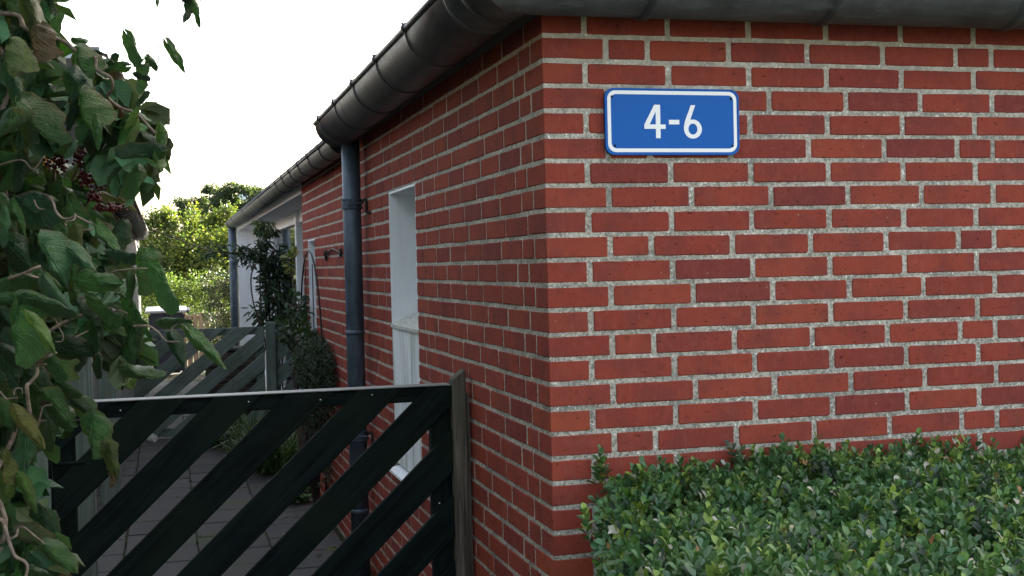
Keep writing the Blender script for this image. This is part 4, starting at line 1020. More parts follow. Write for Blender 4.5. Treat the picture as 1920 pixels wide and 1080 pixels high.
def strap(ca, zc, r, at, axis, parent, mat, width=.012, th=.0045, clip=True, a0=0.0, a1=math.pi * .98):
    vs = []; fs = []; n = 20
    for i in range(n + 1):
        t = a0 + (a1 - a0) * i / n
        for rr, s in ((r + .0003, -1), (r + th, -.7), (r + th, .7), (r + .0003, 1)):
            a = ca + rr * math.cos(t); z = zc + H - rr * math.sin(t); p = at + s * width / 2
            vs.append((-a, p, z) if axis == 'y' else (p, -a, z))
    for i in range(n):
        for k in range(3): fs.append((i * 4 + k, i * 4 + k + 1, i * 4 + k + 5, i * 4 + k + 4))
    if clip:
        a = ca + r; z = zc + H
        v, f = tube_geo([((-a), at - width, z + .004), ((-a), at + width, z + .004)] if axis == 'y' else [(at - width, -a, z + .004), (at + width, -a, z + .004)], .0165, 8)
        b = len(vs); vs += v; fs += [tuple(b + q for q in ff) for ff in f]
        sp = [(-a - .006, at, z + .008), (-a - .013, at, z + .020)] if axis == 'y' else [(at, -a - .006, z + .008), (at, -a - .013, z + .02)]
        v, f = tube_geo(sp, .004, 5); b = len(vs); vs += v; fs += [tuple(b + q for q in ff) for ff in f]
    return link('bracket', mesh('bracket', vs, fs, True), mat, parent)
for y in (.13, .70, 1.28, 1.86, 2.44, 3.02): strap(ga, sidez(y), gr_, y, 'y', g_side, M['zinc'], .013, .0055)
for x in (.244, .765, 1.341, 1.9, 2.45): strap(ga, gz, gr_, x, 'x', g_front, M['zinc_front'], .028, .006)
for y in (2.30, ): strap(ga, sidez(y), gr_, y, 'y', g_side, M['zinc'], .05, .0012, False)
for y in (-.02,): strap(ga, sidez(y), gr_, y, 'y', g_side, M['zinc'], .035, .0015, False)
for k, y in enumerate(list(np.arange(3.75, 7.0, .57)) + [8.4, 11.0, 13.3]): strap(.085, -.045, .07, float(y), 'y', g2a if y < 7 else g2b, M['zinc2'] if y < 7 else M['zinc'], .014, .005)
for y in (14.4, 14.55, 14.7, 14.85): strap(.085, -.045, .0705, y, 'y', g2b, M['zinc2'], .05, .006, False)
box('eave_shadow_board', (-.016, -.005, H + .036), (-.004, 3.3, H + .046), M['dark'], bld)  # near-black strip gives the shadow between gutter and wall as colour
box('eave_shadow_board', (-.012, 3.34, H + .0365), (-.004, 6.2, H + .045), M['dark'], bld)

# ---- downpipes
def downpipe(y, x, r, ztop, mat, arms, joints, shoe=True):
    p = empty('downpipe', (x, y, 0)); finish(p, bld)
    tube('pipe', [(x, y, ztop + H), (x, y, ztop - .6 + H), (x, y, .03)], r, mat, p, 28)
    for z in joints: tube('joint', [(x, y, z + H + .012), (x, y, z + H), (x, y, z + H - .012)], r + .0022, mat, p, 28)
    tube('joint', [(x, y, ztop + H + .01), (x, y, ztop + H - .012)], r - .004, M['zinc'], p, 28)
    for z in arms:
        v, f = [], []
        tube_geo([(x, y, z + H + .018), (x, y, z + H - .018)], r + .005, 28, v, f)
        tube_geo([(x, y, z + H + .024), (x, y, z + H + .018)], r + .009, 28, v, f); tube_geo([(x, y, z + H - .018), (x, y, z + H - .024)], r + .009, 28, v, f)
        tube_geo([(x - .02, y - r - .004, z + H), (x - .02, y - r - .016, z + H)], .011, 10, v, f)
        tube_geo([(x + .0, y - r - .010, z + H), (x + .042, y - r - .010, z + H)], .005, 8, v, f)
        link('clamp', mesh('clamp', v, f), mat, p)
        v, f = tube_geo(smooth_path([(x + r, y - .01, z + H), (x + .06, y - .075, z + H + .02), (x + .062, y - .08, z + H - .045), (x + .063, y - .14, z + H - .05), (x + .085, y - .17, z + H - .05)], 3), .0055, 7)
        link('wall_arm', mesh('wall_arm', v, f, True), M['iron'], p)
downpipe(3.13, -.07, .0455, -.066, M['pipe'], (-.385, -1.55), (-1.03, -1.93))
downpipe(15.0, -.07, .052, -.10, M['pipe'], (-.6,), (-1.2,))

# ================================================================== HOUSE NUMBER SIGN
sgn = empty('house_number_sign', (.364, 0, H - .418), 'blue enamel house number sign reading 4-6 with white border', 'sign')
SU, SV, SX, SZ = .392, .180, .168, H - .418
def rrect(x0, z0, x1, z1, r, n=7):
    pts = []
    for cx_, cz_, a0 in ((x1 - r, z1 - r, 0), (x0 + r, z1 - r, 90), (x0 + r, z0 + r, 180), (x1 - r, z0 + r, 270)):
        for i in range(n + 1): a = R_(a0 + 90 * i / n); pts.append((cx_ + r * math.cos(a), cz_ + r * math.sin(a)))
    return pts
def prism(name, loops, y0, y1, mat, parent, bev=0):
    """closed outline(s) in X,Z extruded from y0 (front) to y1; with two loops the second is the hole"""
    vs, fs = [], []; n = len(loops[0])
    if len(loops) == 1:
        vs = [(x, y0, z) for x, z in loops[0]] + [(x, y1, z) for x, z in loops[0]]
        fs = [tuple(reversed(range(n))), tuple(range(n, 2 * n))] + [(i, (i + 1) % n, n + (i + 1) % n, n + i) for i in range(n)]
    else:
        for L in loops:
            vs += [(x, y0, z) for x, z in L] + [(x, y1, z) for x, z in L]
        for i in range(n):
            j = (i + 1) % n
            fs += [(i, 2 * n + i, 2 * n + j, j), (i, j, n + j, n + i), (2 * n + i, 3 * n + i, 3 * n + j, 2 * n + j)]
    me = mesh(name, vs, fs)
    o = link(name, me, mat, parent)
    return o
plate = prism('plate', [rrect(SX, SZ, SX + SU, SZ + SV, .026)], -.013, -.008, M['blue'], sgn)
rim = prism('rim', [rrect(SX, SZ, SX + SU, SZ + SV, .026), rrect(SX + .0035, SZ + .0035, SX + SU - .0035, SZ + SV - .0035, .0235)], -.0145, -.0045, M['blue'], sgn)
prism('border', [rrect(SX + .0075, SZ + .0075, SX + SU - .007, SZ + SV - .0065, .0225), rrect(SX + .0172, SZ + .0175, SX + SU - .0162, SZ + SV - .0165, .0150)], -.0137, -.0128, M['signwhite'], sgn)
def zq(X, Y): return (SX + (X - 567) / 858 * SU, SZ + (983 - Y) / 421 * SV)
four = [[(886, 665), (915, 665), (915, 877), (886, 877)], [(915, 790), (948, 790), (948, 818), (915, 818)], [(813, 790), (886, 790), (886, 818), (813, 818)], [(813, 791), (878, 665), (886, 665), (886, 708), (846, 791)]]
six_ring = ([], [])
for i in range(36):
    a = 2 * math.pi * i / 36
    six_ring[0].append(zq(1123 + 57.5 * math.cos(a), 818 - 61 * math.sin(a))); six_ring[1].append(zq(1123 + 29 * math.cos(a), 818 - 35 * math.sin(a)))
tail_o = [(1065.5, 818), (1066, 800), (1072, 772), (1083, 740), (1098, 703), (1112, 665)]
tail_i = [(1094, 818), (1095, 800), (1101, 777), (1111, 748), (1125, 708), (1141, 665)]
def digit(name, parts):
    vs, fs = [], []
    for L in parts:
        b = len(vs); n = len(L); vs += [(x, -.0139, z) for x, z in L] + [(x, -.0128, z) for x, z in L]
        fs.append(tuple(b + k for k in reversed(range(n)))); fs += [(b + i, b + (i + 1) % n, b + n + (i + 1) % n, b + n + i) for i in range(n)]
    return vs, fs
def digit_obj(name, v, f):
    bm = bmesh.new(); vv = [bm.verts.new(p) for p in v]
    for q in f:
        try: bm.faces.new([vv[i] for i in q])
        except ValueError: pass
    bmesh.ops.recalc_face_normals(bm, faces=bm.faces[:]); link(name, bm_mesh(name, bm), M['signwhite'], sgn)
v, f = digit('digit', [[zq(*p) for p in L] for L in four]); digit_obj('digit', v, f)
v, f = digit('dash', [[zq(*p) for p in [(970, 760), (1036, 760), (1036, 789), (970, 789)]]]); digit_obj('dash', v, f)
quads = []
for i in range(36):
    j = (i + 1) % 36; quads.append([six_ring[0][i], six_ring[0][j], six_ring[1][j], six_ring[1][i]])
for i in range(5): quads.append([zq(*tail_o[i]), zq(*tail_o[i + 1]), zq(*tail_i[i + 1]), zq(*tail_i[i])])
v, f = digit('digit', quads)
v = [(x, y - .00005, z) if k >= 0 else (x, y, z) for k, (x, y, z) in enumerate(v)]
# the tail sits a hair behind the bowl so the two never share a plane
nb = 36 * 8
v = [(x, y + (.0001 if (k >= nb and y < -.0135) else 0), z) for k, (x, y, z) in enumerate(v)]
digit_obj('digit', v, f)
for (X, Y) in ((612, 617), (1374, 622), (626, 925), (1380, 925)):
    x, z = zq(X, Y); tube('screw', [(x, -.0125, z), (x, -.0150, z)], .0032, M['iron'], sgn, 10)

# scroll hook on the far wall
v, f = [], []
def scroll(y0, y1, z):
    pts = []
    for i in range(20):
        t = i / 19; a = 2 * math.pi * 1.1 * (1 - t); r = .012 + .035 * t
        pts.append((-.012, y0 + math.cos(a) * r, z - .03 + math.sin(a) * r))
    pts.append((-.012, (y0 + y1) / 2, z + .012))
    for i in range(14):
        t = 1 - i / 13; a = math.pi - 2 * math.pi * 1.0 * (1 - t); r = .012 + .022 * t
        pts.append((-.012, y1 + math.cos(a) * r, z - .02 + math.sin(a) * r))
    return pts
hk = tube('scroll_hook', scroll(4.75, 4.05, H - .60), .006, M['iron'], None, 6)
finish(hk, None, 'black wrought iron scroll bracket fixed to the brick wall beyond the downpipe', 'bracket')

# ================================================================== GATES
def clip_poly(poly, x0, x1, z0, z1):
    def cl(p, ins, inter):
        r = []
        for i in range(len(p)):
            a, b = p[i], p[(i + 1) % len(p)]
            if ins(a): r.append(a)
            if ins(a) != ins(b): r.append(inter(a, b))
        return r
    def ix(c, k):
        def f(a, b): t = (c - a[k]) / (b[k] - a[k]); return (a[0] + (b[0] - a[0]) * t, a[1] + (b[1] - a[1]) * t)
        return f
    for c, k, s in ((x0, 0, 1), (x1, 0, -1), (z0, 1, 1), (z1, 1, -1)):
        if not poly: return poly
        poly = cl(poly, lambda p: (p[k] - c) * s >= 0, ix(c, k))
    return poly
def slat_obj(poly, yc, th, ang, mat, parent, name='slat'):
    cx_ = sum(p[0] for p in poly) / len(poly); cz_ = sum(p[1] for p in poly) / len(poly)
    rot = Matrix.Rotation(-ang, 4, 'Y'); inv = rot.inverted()
    bm = bmesh.new(); tilt = random.uniform(-.0015, .0015)
    fr = [bm.verts.new(inv @ Vector((x - cx_, -th / 2, z - cz_))) for x, z in poly]
    bk = [bm.verts.new(inv @ Vector((x - cx_, th / 2, z - cz_))) for x, z in poly]
    n = len(poly)
    bm.faces.new(fr); bm.faces.new(list(reversed(bk)))
    for i in range(n): j = (i + 1) % n; bm.faces.new((fr[i], bk[i], bk[j], fr[j]))
    bmesh.ops.recalc_face_normals(bm, faces=bm.faces[:])
    bmesh.ops.bevel(bm, geom=bm.edges[:], offset=.0022, segments=1, affect='EDGES')
    me = bm_mesh(name, bm); me.materials.append(mat)
    o = link(name, me, None, parent); o.matrix_basis = Matrix.Translation((cx_, yc + tilt, cz_)) @ rot
    return o
def gate(x0, x1, y, ztop, zbot, slope, pitch, wid, xfirst, mat, parent, frame_mat, th=.020, rail=.052, stile=.068, cap_mat=None):
    ang = math.atan(slope); off = ang
    k = -12
    while k < 30:
        xa = xfirst + pitch * k; xb = xa + wid           # crossings of the two edges with the top
        z_lo = -3.0 + H
        f = lambda xt, z: xt - ((ztop - z) / slope)
        poly = [(f(xa, ztop + .5), ztop + .5), (f(xa, z_lo), z_lo), (f(xb, z_lo), z_lo), (f(xb, ztop + .5), ztop + .5)]
        jz = random.uniform(-.0025, .002)
        poly = clip_poly(poly, x0, x1, zbot, ztop + jz)
        if len(poly) >= 3:
            ar = abs(sum(poly[i][0] * poly[(i + 1) % len(poly)][1] - poly[(i + 1) % len(poly)][0] * poly[i][1] for i in range(len(poly)))) / 2
            if ar > .0008: slat_obj(poly, y, th, ang, mat, parent)
        k += 1
    yb = y + th / 2 + .002
    if cap_mat: box('top_strip', (x0 + .002, y - th / 2 - .001, ztop + .001), (x1 - .002, yb + .046, ztop + .0045), cap_mat, parent, .001)  # added strip, lightened as the sky's reflection along the top edge
    box('rail', (x0, yb, ztop - rail), (x1, yb + .045, ztop - .004), frame_mat, parent, .003)
    box('rail', (x0, yb, zbot), (x1, yb + .045, zbot + rail), frame_mat, parent, .003)
    box('stile', (x0, yb + .001, zbot + rail + .001), (x0 + stile, yb + .044, ztop - rail - .001), frame_mat, parent, .003)
    box('stile', (x1 - stile, yb + .001, zbot + rail + .001), (x1, yb + .044, ztop - rail - .001), frame_mat, parent, .003)

g1 = empty('garden_gate', (-.70, .93, 0), 'near black-green wooden gate of diagonal slats across the path beside the brick corner', 'gate', 'slatted garden gates across the path')
gate(-1.338, -.068, .93, H - 1.108, .04, .945, .2325, .1495, -.842, M['gate'], g1, M['gate'], cap_mat=M['sheen_worn_edge'])
for (x, z) in ((-1.13, -1.135), (-.735, -1.128), (-.505, -1.133), (-.335, -1.126), (-.118, -1.50)):
    tube('screw', [(x, .9185, z + H), (x, .9172, z + H)], .0026, M['steel'], g1, 8)
pr = empty('gate_post', (-.035, .93, 0), 'weathered brown timber post with slanted top fixed against the brick corner', 'post', 'gate posts')
# slanted top
bm = bmesh.new(); vv = box_bm(bm, (-.066, .905, .0), (-.020, .965, H - 1.054))
for q in vv:
    if q.co.z > .5 and q.co.x < -.05: q.co.z -= .034
me = bm_mesh('timber', bm)
rotm = Euler((0, R_(-90), 0)).to_matrix().to_4x4(); ctr = Vector((-.043, .9325, .62))
bm = bmesh.new(); bm.from_mesh(me); bmesh.ops.transform(bm, matrix=(Matrix.Translation(ctr) @ rotm).inverted(), verts=bm.verts)
bmesh.ops.subdivide_edges(bm, edges=[e for e in bm.edges if e.calc_length() > .5], cuts=14)
bmesh.ops.bevel(bm, geom=[e for e in bm.edges if e.is_manifold and e.calc_face_angle() > .8], offset=.003, segments=1, affect='EDGES')
for q in bm.verts: q.co += Vector((0, random.uniform(-.0012, .0012), random.uniform(-.0012, .0012)))
me2 = bm_mesh('timber', bm); me2.materials.append(M['post_brown'])
o = link('timber', me2, None, pr); o.matrix_basis = Matrix.Translation(ctr) @ rotm
o = box('batten', (-.0185, .935, .2), (-.003, .962, H - 1.14), M['post_brown'], pr)
lp = box('gate_post', (-1.452, .905, 0), (-1.342, .985, H - .98), M['post_green'], None, .004, label='grey-green timber post behind the hazel leaves where the near gate hangs', cat='post', group='gate posts')
for z in (.30, 1.02):
    v, f = tube_geo([(-1.350, .915, z), (-1.24, .915, z)], .006, 6); tube_geo([(-1.345, .913, z - .05), (-1.345, .913, z + .05)], .009, 8, v, f)
    link('hinge', mesh('hinge', v, f, True), M['gate'], g1)

g2 = empty('garden_gate', (-.65, 9.2, 0), 'far grey-green slatted wooden gate across the path, left of its square post', 'gate', 'slatted garden gates across the path')
gate(-1.30, -.085, 9.2, H - 1.250, .05, .80, .288, .205, -.93, M['gate_far'], g2, M['gate_far'], .022, .075, .08)
box('post', (-.072, 9.13, 0), (.019, 9.22, H - 1.205), M['gate_far'], None, .005, label='square grey-green post between the far gate and the fixed slatted panel', cat='post', group='gate posts').name = 'gate_post'
g3 = empty('fence_panel', (.15, 9.2, 0), 'short fixed panel of diagonal grey-green slats beside the white glazed front', 'fence')
gate(.022, .262, 9.2, H - 1.262, .05, .80, .288, .205, -.90, M['gate_far'], g3, M['gate_far'], .022, .075, .04)

# ================================================================== LEFT: PERGOLA, SHED
pg = empty('pergola', (-2.3, 3, 0), 'grey timber pergola with clear corrugated roof sheets behind the hazel', 'pergola')
for (y, x1, zz) in ((.88, -1.205, -.045), (2.20, -1.205, -.040), (3.32, -1.200, -.042), (4.6, -1.2, -.04), (5.85, -1.2, -.045)):
    bm = bmesh.new()
    x0 = -3.6; zt = H + zz; hb = .155
    pr_ = [(x0, zt - hb), (x1 - .075, zt - hb), (x1 - .035, zt - hb + .02), (x1 - .010, zt - hb + .07), (x1, zt - .03), (x1, zt), (x0, zt)]
    cx_, cz_ = (x0 + x1) / 2, zt - hb / 2
    a = [bm.verts.new((x - cx_, -.024, z - cz_)) for x, z in pr_]; b_ = [bm.verts.new((x - cx_, .024, z - cz_)) for x, z in pr_]
    bm.faces.new(a); bm.faces.new(list(reversed(b_)))
    for i in range(len(a)): j = (i + 1) % len(a); bm.faces.new((a[i], b_[i], b_[j], a[j]))
    bmesh.ops.recalc_face_normals(bm, faces=bm.faces[:]); bmesh.ops.bevel(bm, geom=bm.edges[:], offset=.003, segments=1, affect='EDGES')
    me = bm_mesh('beam', bm); me.materials.append(M['beam']); o = link('beam', me, None, pg); o.matrix_basis = Matrix.Translation((cx_, y, cz_))
box('wall_plate', (-3.62, .9, H - .20), (-3.55, 6.0, H - .045), M['beam'], pg, .003)
for (y0, y1) in ((.98, 2.8), (2.78, 4.6), (4.58, 6.1)):
    vs, fs = [], []; n = int((y1 - y0) / .0127)
    for i in range(n + 1):
        y = y0 + (y1 - y0) * i / n; z = H + .004 + .009 * math.sin(y * 82.0) + (.006 if y0 < 2 else 0) 
        vs += [(-3.7, y, z), (-1.165, y, z)]
    for i in range(n): fs.append((2 * i, 2 * i + 1, 2 * i + 3, 2 * i + 2))
    link('roof_sheet', mesh('roof_sheet', vs, fs, True), M['sheet'], pg)
for (x0, x1, y) in ((-1.405, -1.285, 2.19), (-1.452, -1.332, 5.84), (-3.58, -3.46, 2.19), (-3.58, -3.46, 5.84)):
    box('post', (x0, y, 0), (x1, y + .12, H - .196), M['post_green'], pg, .005)
# boarded side between the two posts, low
box('knee_brace', (-1.39, 2.235, H - .42), (-1.30, 2.28, H - .198), M['post_green'], pg, .003)

sh = empty('garden_shed', (-2.3, 10, 0), 'pale grey boarded garden shed with a zinc gutter left of the path', 'shed')
k = 0; y = 6.62
while y < 14.8:
    box('board', (-1.372, y, .05), (-1.350 + (.006 if k % 2 else 0), y + .128, H - .24), M['board'], sh, .002); y += .132; k += 1
x = -3.58
k = 0
while x < -1.40:
    box('board', (x, 6.60 - (.006 if k % 2 else 0), .05), (min(x + .128, -1.376), 6.618, H - .20), M['board'], sh, .002); x += .132; k += 1
box('corner_board', (-1.374, 6.585, .05), (-1.338, 6.617, H - .20), M['board'], sh, .002)
box('corner_board', (-1.375, 14.84, .0), (-1.325, 14.90, H - .24), M['frame'], sh, .002)
bm = bmesh.new(); box_bm(bm, (-3.5, 6.63, 0), (-1.375, 14.83, H - .25)); link('body', bm_mesh('body', bm), M['dark'], sh)
v = [(-1.20, 6.2, H - .115), (-1.20, 15.1, H - .115), (-3.7, 15.1, H + .40), (-3.7, 6.2, H + .40), (-1.20, 6.2, H - .14), (-1.20, 15.1, H - .14), (-3.7, 15.1, H + .37), (-3.7, 6.2, H + .37)]
link('roof', mesh('roof', v, [(0, 1, 2, 3), (7, 6, 5, 4), (0, 4, 5, 1), (1, 5, 6, 2), (2, 6, 7, 3), (3, 7, 4, 0)]), M['roof'], sh)
gs = gutter('gutter', 1.285, -.175, .080, lambda a: densify((-a, 6.25), (-a, 15.1), 2), 3, M['zinc2'], .008, sh)
for y in list(np.arange(6.4, 15.0, .42)):
    bm_o = strap(1.285, -.175, .080, float(y), 'y', gs, M['zinc2'], .03, .007, False, .0, math.pi)
v, f = [], []
# NB outward is +X here, so the outer bead sits on the path side
tube_geo([(-1.205, 6.25, H - .172), (-1.205, 15.1, H - .172)], .008, 8, v, f); link('bead', mesh('bead', v, f, True), M['zinc2'], gs)

box('shade_back_wall', (-3.70, .9, 0), (-3.64, 6.4, H - .05), M['beam'], pg, .003)  # unseen wall added to block low sky and darken the brick side

# ================================================================== THINGS BEYOND THE FAR GATE
bn = empty('wheelie_bin', (-.99, 17.1, 0), 'dark wheelie bin with pale lid standing beyond the far gate', 'bin')
bm = bmesh.new(); vv = box_bm(bm, (-.27, -.30, .06), (.27, .30, .98))
for q in vv:
    if q.co.z < .5: q.co.x *= .78; q.co.y *= .80
bmesh.ops.bevel(bm, geom=bm.edges[:], offset=.03, segments=2, affect='EDGES')
me = bm_mesh('tub', bm); me.materials.append(M['bin']); o = link('tub', me, None, bn); o.matrix_basis = Matrix.Translation((-.99, 17.1, 0))
bm = bmesh.new(); vv = box_bm(bm, (-.31, -.34, .985), (.31, .33, 1.02))
for q in vv:
    if q.co.z > 1.0 and q.co.y > 0: q.co.z += .05
bmesh.ops.bevel(bm, geom=bm.edges[:], offset=.014, segments=2, affect='EDGES')
me = bm_mesh('lid', bm); me.materials.append(M['binlid']); o = link('lid', me, None, bn); o.matrix_basis = Matrix.Translation((-.99, 17.1, 0))
tube('grip', [(-.68, 16.76, 1.0), (-.66, 16.9, 1.0), (-.66, 17.35, 1.03)], .022, M['bin'], bn, 8)
tube('axle', [(-1.22, 17.36, .10), (-.76, 17.36, .10)], .018, M['bin'], bn, 8)
for x in (-1.25, -.75): tube('wheel', [(x - .02, 17.36, .10), (x + .02, 17.36, .10)], .10, M['bin'], bn, 18)

pf = empty('palisade_fence', (-.45, 19, 0), 'low brown palisade fence in front of the sunlit hedge', 'fence')
for i in range(13):
    x = -.85 + i * .095
    box('pale', (x, 18.99 + random.uniform(-.01, .01), 0), (x + .08, 19.02, .88 + random.uniform(-.05, .04)), M['palis'], pf, .003)
box('rail', (-.87, 19.025, .78), (.42, 19.06, .85), M['palis'], pf, .003)

bg_ = empty('plastic_bag', (-.31, 9.9, .9), 'crumpled white plastic bag on a stack just behind the far gate', 'bag')
def crumple(c, s, n=2, seed=1):
    bm = bmesh.new(); bmesh.ops.create_icosphere(bm, subdivisions=n, radius=1)
    for q in bm.verts:
        k = 1 + .35 * mnoise.noise(q.co * 2.3 + Vector((seed, 0, 0))); q.co = Vector((q.co.x * s[0], q.co.y * s[1], q.co.z * s[2])) * k + Vector(c)
    return bm_mesh('crumple', bm)
link('sheeting', crumple((-.29, 9.9, .97), (.075, .06, .055), 2, 3), M['bag'], bg_)
link('sheeting', crumple((-.40, 9.9, .84), (.06, .05, .05), 2, 8), M['bag'], bg_)
cr = empty('crate', (-.35, 9.9, 0), 'weathered wooden box standing behind the far gate under the white bag', 'box')
for i in range(5): box('plank', (-.62, 9.72, .03 + i * .155), (-.10, 9.74, .17 + i * .155), M['post_brown'], cr, .003)
box('lid', (-.63, 9.71, .805), (-.09, 10.12, .83), M['post_brown'], cr, .003)
for x in (-.62, -.12): box('leg', (x, 9.745, 0), (x + .02, 9.79, .80), M['post_brown'], cr)
box('back', (-.62, 10.09, .03), (-.10, 10.11, .80), M['post_brown'], cr)
sn = link('pale_stone', crumple((-1.14, 9.05, .05), (.05, .05, .05), 2, 5), M['sill'], None, label='small pale stone lying on the path beside the far gate', cat='stone')

ls = empty('street_lamp', (2.05, 48, 0), 'distant street lamp with a pale domed head above the dark tree', 'street lamp')
tube('pole', [(2.05, 48, 0), (2.05, 48, 4.35)], .05, M['zinc'], ls, 8)
bm = bmesh.new(); bmesh.ops.create_uvsphere(bm, u_segments=16, v_segments=8, radius=.34)
for q in bm.verts: q.co.z *= .55
me = bm_mesh('lamp_head', bm, True); me.materials.append(M['lampglass']); o = link('lamp_head', me, None, ls); o.matrix_basis = Matrix.Translation((2.05, 48, 4.45))

# neighbours whose red roofs show in the panes
nb_ = empty('neighbour_house', (-14, 6, 0), 'neighbouring brick house with orange-red tiled roof reflected in the panes', 'house')
bm = bmesh.new(); box_bm(bm, (-18, 2, 0), (-11.5, 12, 2.5)); link('wall', bm_mesh('wall', bm), M['redroof'], nb_)
v = [(-18.4, 1.6, 2.45), (-11.1, 1.6, 2.45), (-11.1, 12.4, 2.45), (-18.4, 12.4, 2.45), (-14.75, 1.6, 5.0), (-14.75, 12.4, 5.0)]
link('roof', mesh('roof', v, [(0, 1, 4), (1, 2, 5, 4), (2, 3, 5), (3, 0, 4, 5), (3, 2, 1, 0)]), M['redroof'], nb_)

# ================================================================== PLANTS
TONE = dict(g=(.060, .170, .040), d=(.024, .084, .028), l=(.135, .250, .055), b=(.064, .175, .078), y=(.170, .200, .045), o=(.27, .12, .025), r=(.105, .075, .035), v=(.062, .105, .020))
def leaf_mesh(name, W, seed, mat, nu=9, nv=6, fold=.35, bend=.35, wave=.05, twist=.5, serr=.05, petiole=.18, heart=.10, tipw=.9, crum=0.0):
    rs = random.Random(seed); ph = [rs.uniform(0, 6.28) for _ in range(6)]
    tw = rs.uniform(-twist, twist); bd = rs.uniform(.3, 1.0) * bend; fo = rs.uniform(.3, 1.1) * fold
    vs, uv = [], []
    for i in range(nu + 1):
        u = i / nu
        wd = W * .5 * (math.sin(math.pi * min(1, u ** .62 * .985 + .012)) ** tipw) * (1 - .1 * u) * (1 + (.10 * math.sin(u * 15 + ph[3]) if crum else 0))
        for j in range(nv + 1):
            t = -1 + 2 * j / nv
            ww = wd * (1 + (serr * rs.uniform(-1, 1.4) if j in (0, nv) else 0))
            x = u - heart * (abs(t) ** 1.6) * (1 - u) ** 3 * 1.5
            y = t * ww * (1 - .25 * fo * abs(t))
            z = -fo * W * abs(t) ** 1.5 * .9 * (.5 + .5 * math.sin(math.pi * u)) - bd * .5 * u * u
            z += wave * W * 1.6 * (math.sin(u * 9 + ph[0]) * abs(t) + .7 * math.sin(u * 5 + t * 3 + ph[1])) + .03 * W * math.sin(14 * u + ph[2] + (3 if t > 0 else 0)) * abs(t)
            if crum: z += crum * (mnoise.noise(Vector((u * 5.5, t * W * 3.2 + seed, ph[0]))) + .5 * mnoise.noise(Vector((u * 12, t * W * 7 + seed, ph[1]))))
            if crum and j in (0, nv): x += .04 * rs.uniform(-1, 1)
            a = tw * u; y, z2 = y * math.cos(a) - z * math.sin(a), y * math.sin(a) + z * math.cos(a)
            vs.append((x, y, z2)); uv.append((u, .5 + t * .5))
    fs = []
    for i in range(nu):
        for j in range(nv): a = i * (nv + 1) + j; fs.append((a, a + nv + 1, a + nv + 2, a + 1))
    nf = len(fs)
    if petiole:
        b = len(vs); n = len(vs)
        v2, f2 = tube_geo([(.01, 0, .0), (-petiole * .5, rs.uniform(-.03, .03), rs.uniform(-.02, .05)), (-petiole, rs.uniform(-.08, .08), rs.uniform(-.05, .12))], .012, 4, cap=False)
        vs += v2; uv += [(.0, .5)] * len(v2); fs += [tuple(b + q for q in ff) for ff in f2]
    me = mesh(name, vs, fs, True)
    l = me.uv_layers.new(name='uv'); li = np.zeros(len(me.loops), dtype=np.int32); me.loops.foreach_get('vertex_index', li)
    l.data.foreach_set('uv', np.asarray(uv, dtype=np.float32)[li].ravel())
    me.materials.append(mat); return me
def place_leaf(me, b, t, n, s, parent, col, name='leaf'):
    t = Vector(t).normalized(); n = Vector(n); n = (n - t * n.dot(t)).normalized(); y = n.cross(t)
    m = Matrix((t, y, n)).transposed().to_4x4()
    o = link(name, me, None, parent); o.matrix_basis = Matrix.Translation(b) @ m @ Matrix.Scale(s, 4); o.color = (*col, 1)
    return o
def vary(c, a=.22): 
    k = random.uniform(1 - a, 1 + a); return tuple(max(.004, x * k * random.uniform(.92, 1.08)) for x in c)

hz = empty('corkscrew_hazel', (-1.45, -1.2, 0), 'corkscrew hazel with curled crinkled green leaves at the left, in front of the gate', 'shrub')
HW = {}
def hz_mesh(w):
    key = min((.36, .48, .62, .76, .9), key=lambda q: abs(q - w))
    if key not in HW:
        HW[key] = [leaf_mesh('hazel_leaf', key, 100 + int(key * 100) * 7 + i, M['hazel'], 17, 12, 1.05, .7, .075, 1.3, .09, .18, .16, .72, .11) for i in range(6)]
    return random.choice(HW[key])
for ln in HAZEL_LEAVES.split('\n'):
    q = ln.split(); b = Vector(map(float, q[0:3])); t = Vector(map(float, q[3:6])); n = Vector(map(float, q[6:9])); s = float(q[9]) * (.9 if b.z > 1.95 else 1.0); wv = float(q[10])
    place_leaf(hz_mesh(wv), b, t, n, s, hz, vary(TONE[q[11]]))
for pts, r in HAZEL_TWIGS:
    sp = smooth_path(pts, 4)
    v, f = tube_geo(sp, (lambda R: (lambda t: R * (1.0 - .45 * t)))(r), 7)
    link('branch' if r > .0045 else 'twig', mesh('twig', v, f, True), M['twig'], hz)
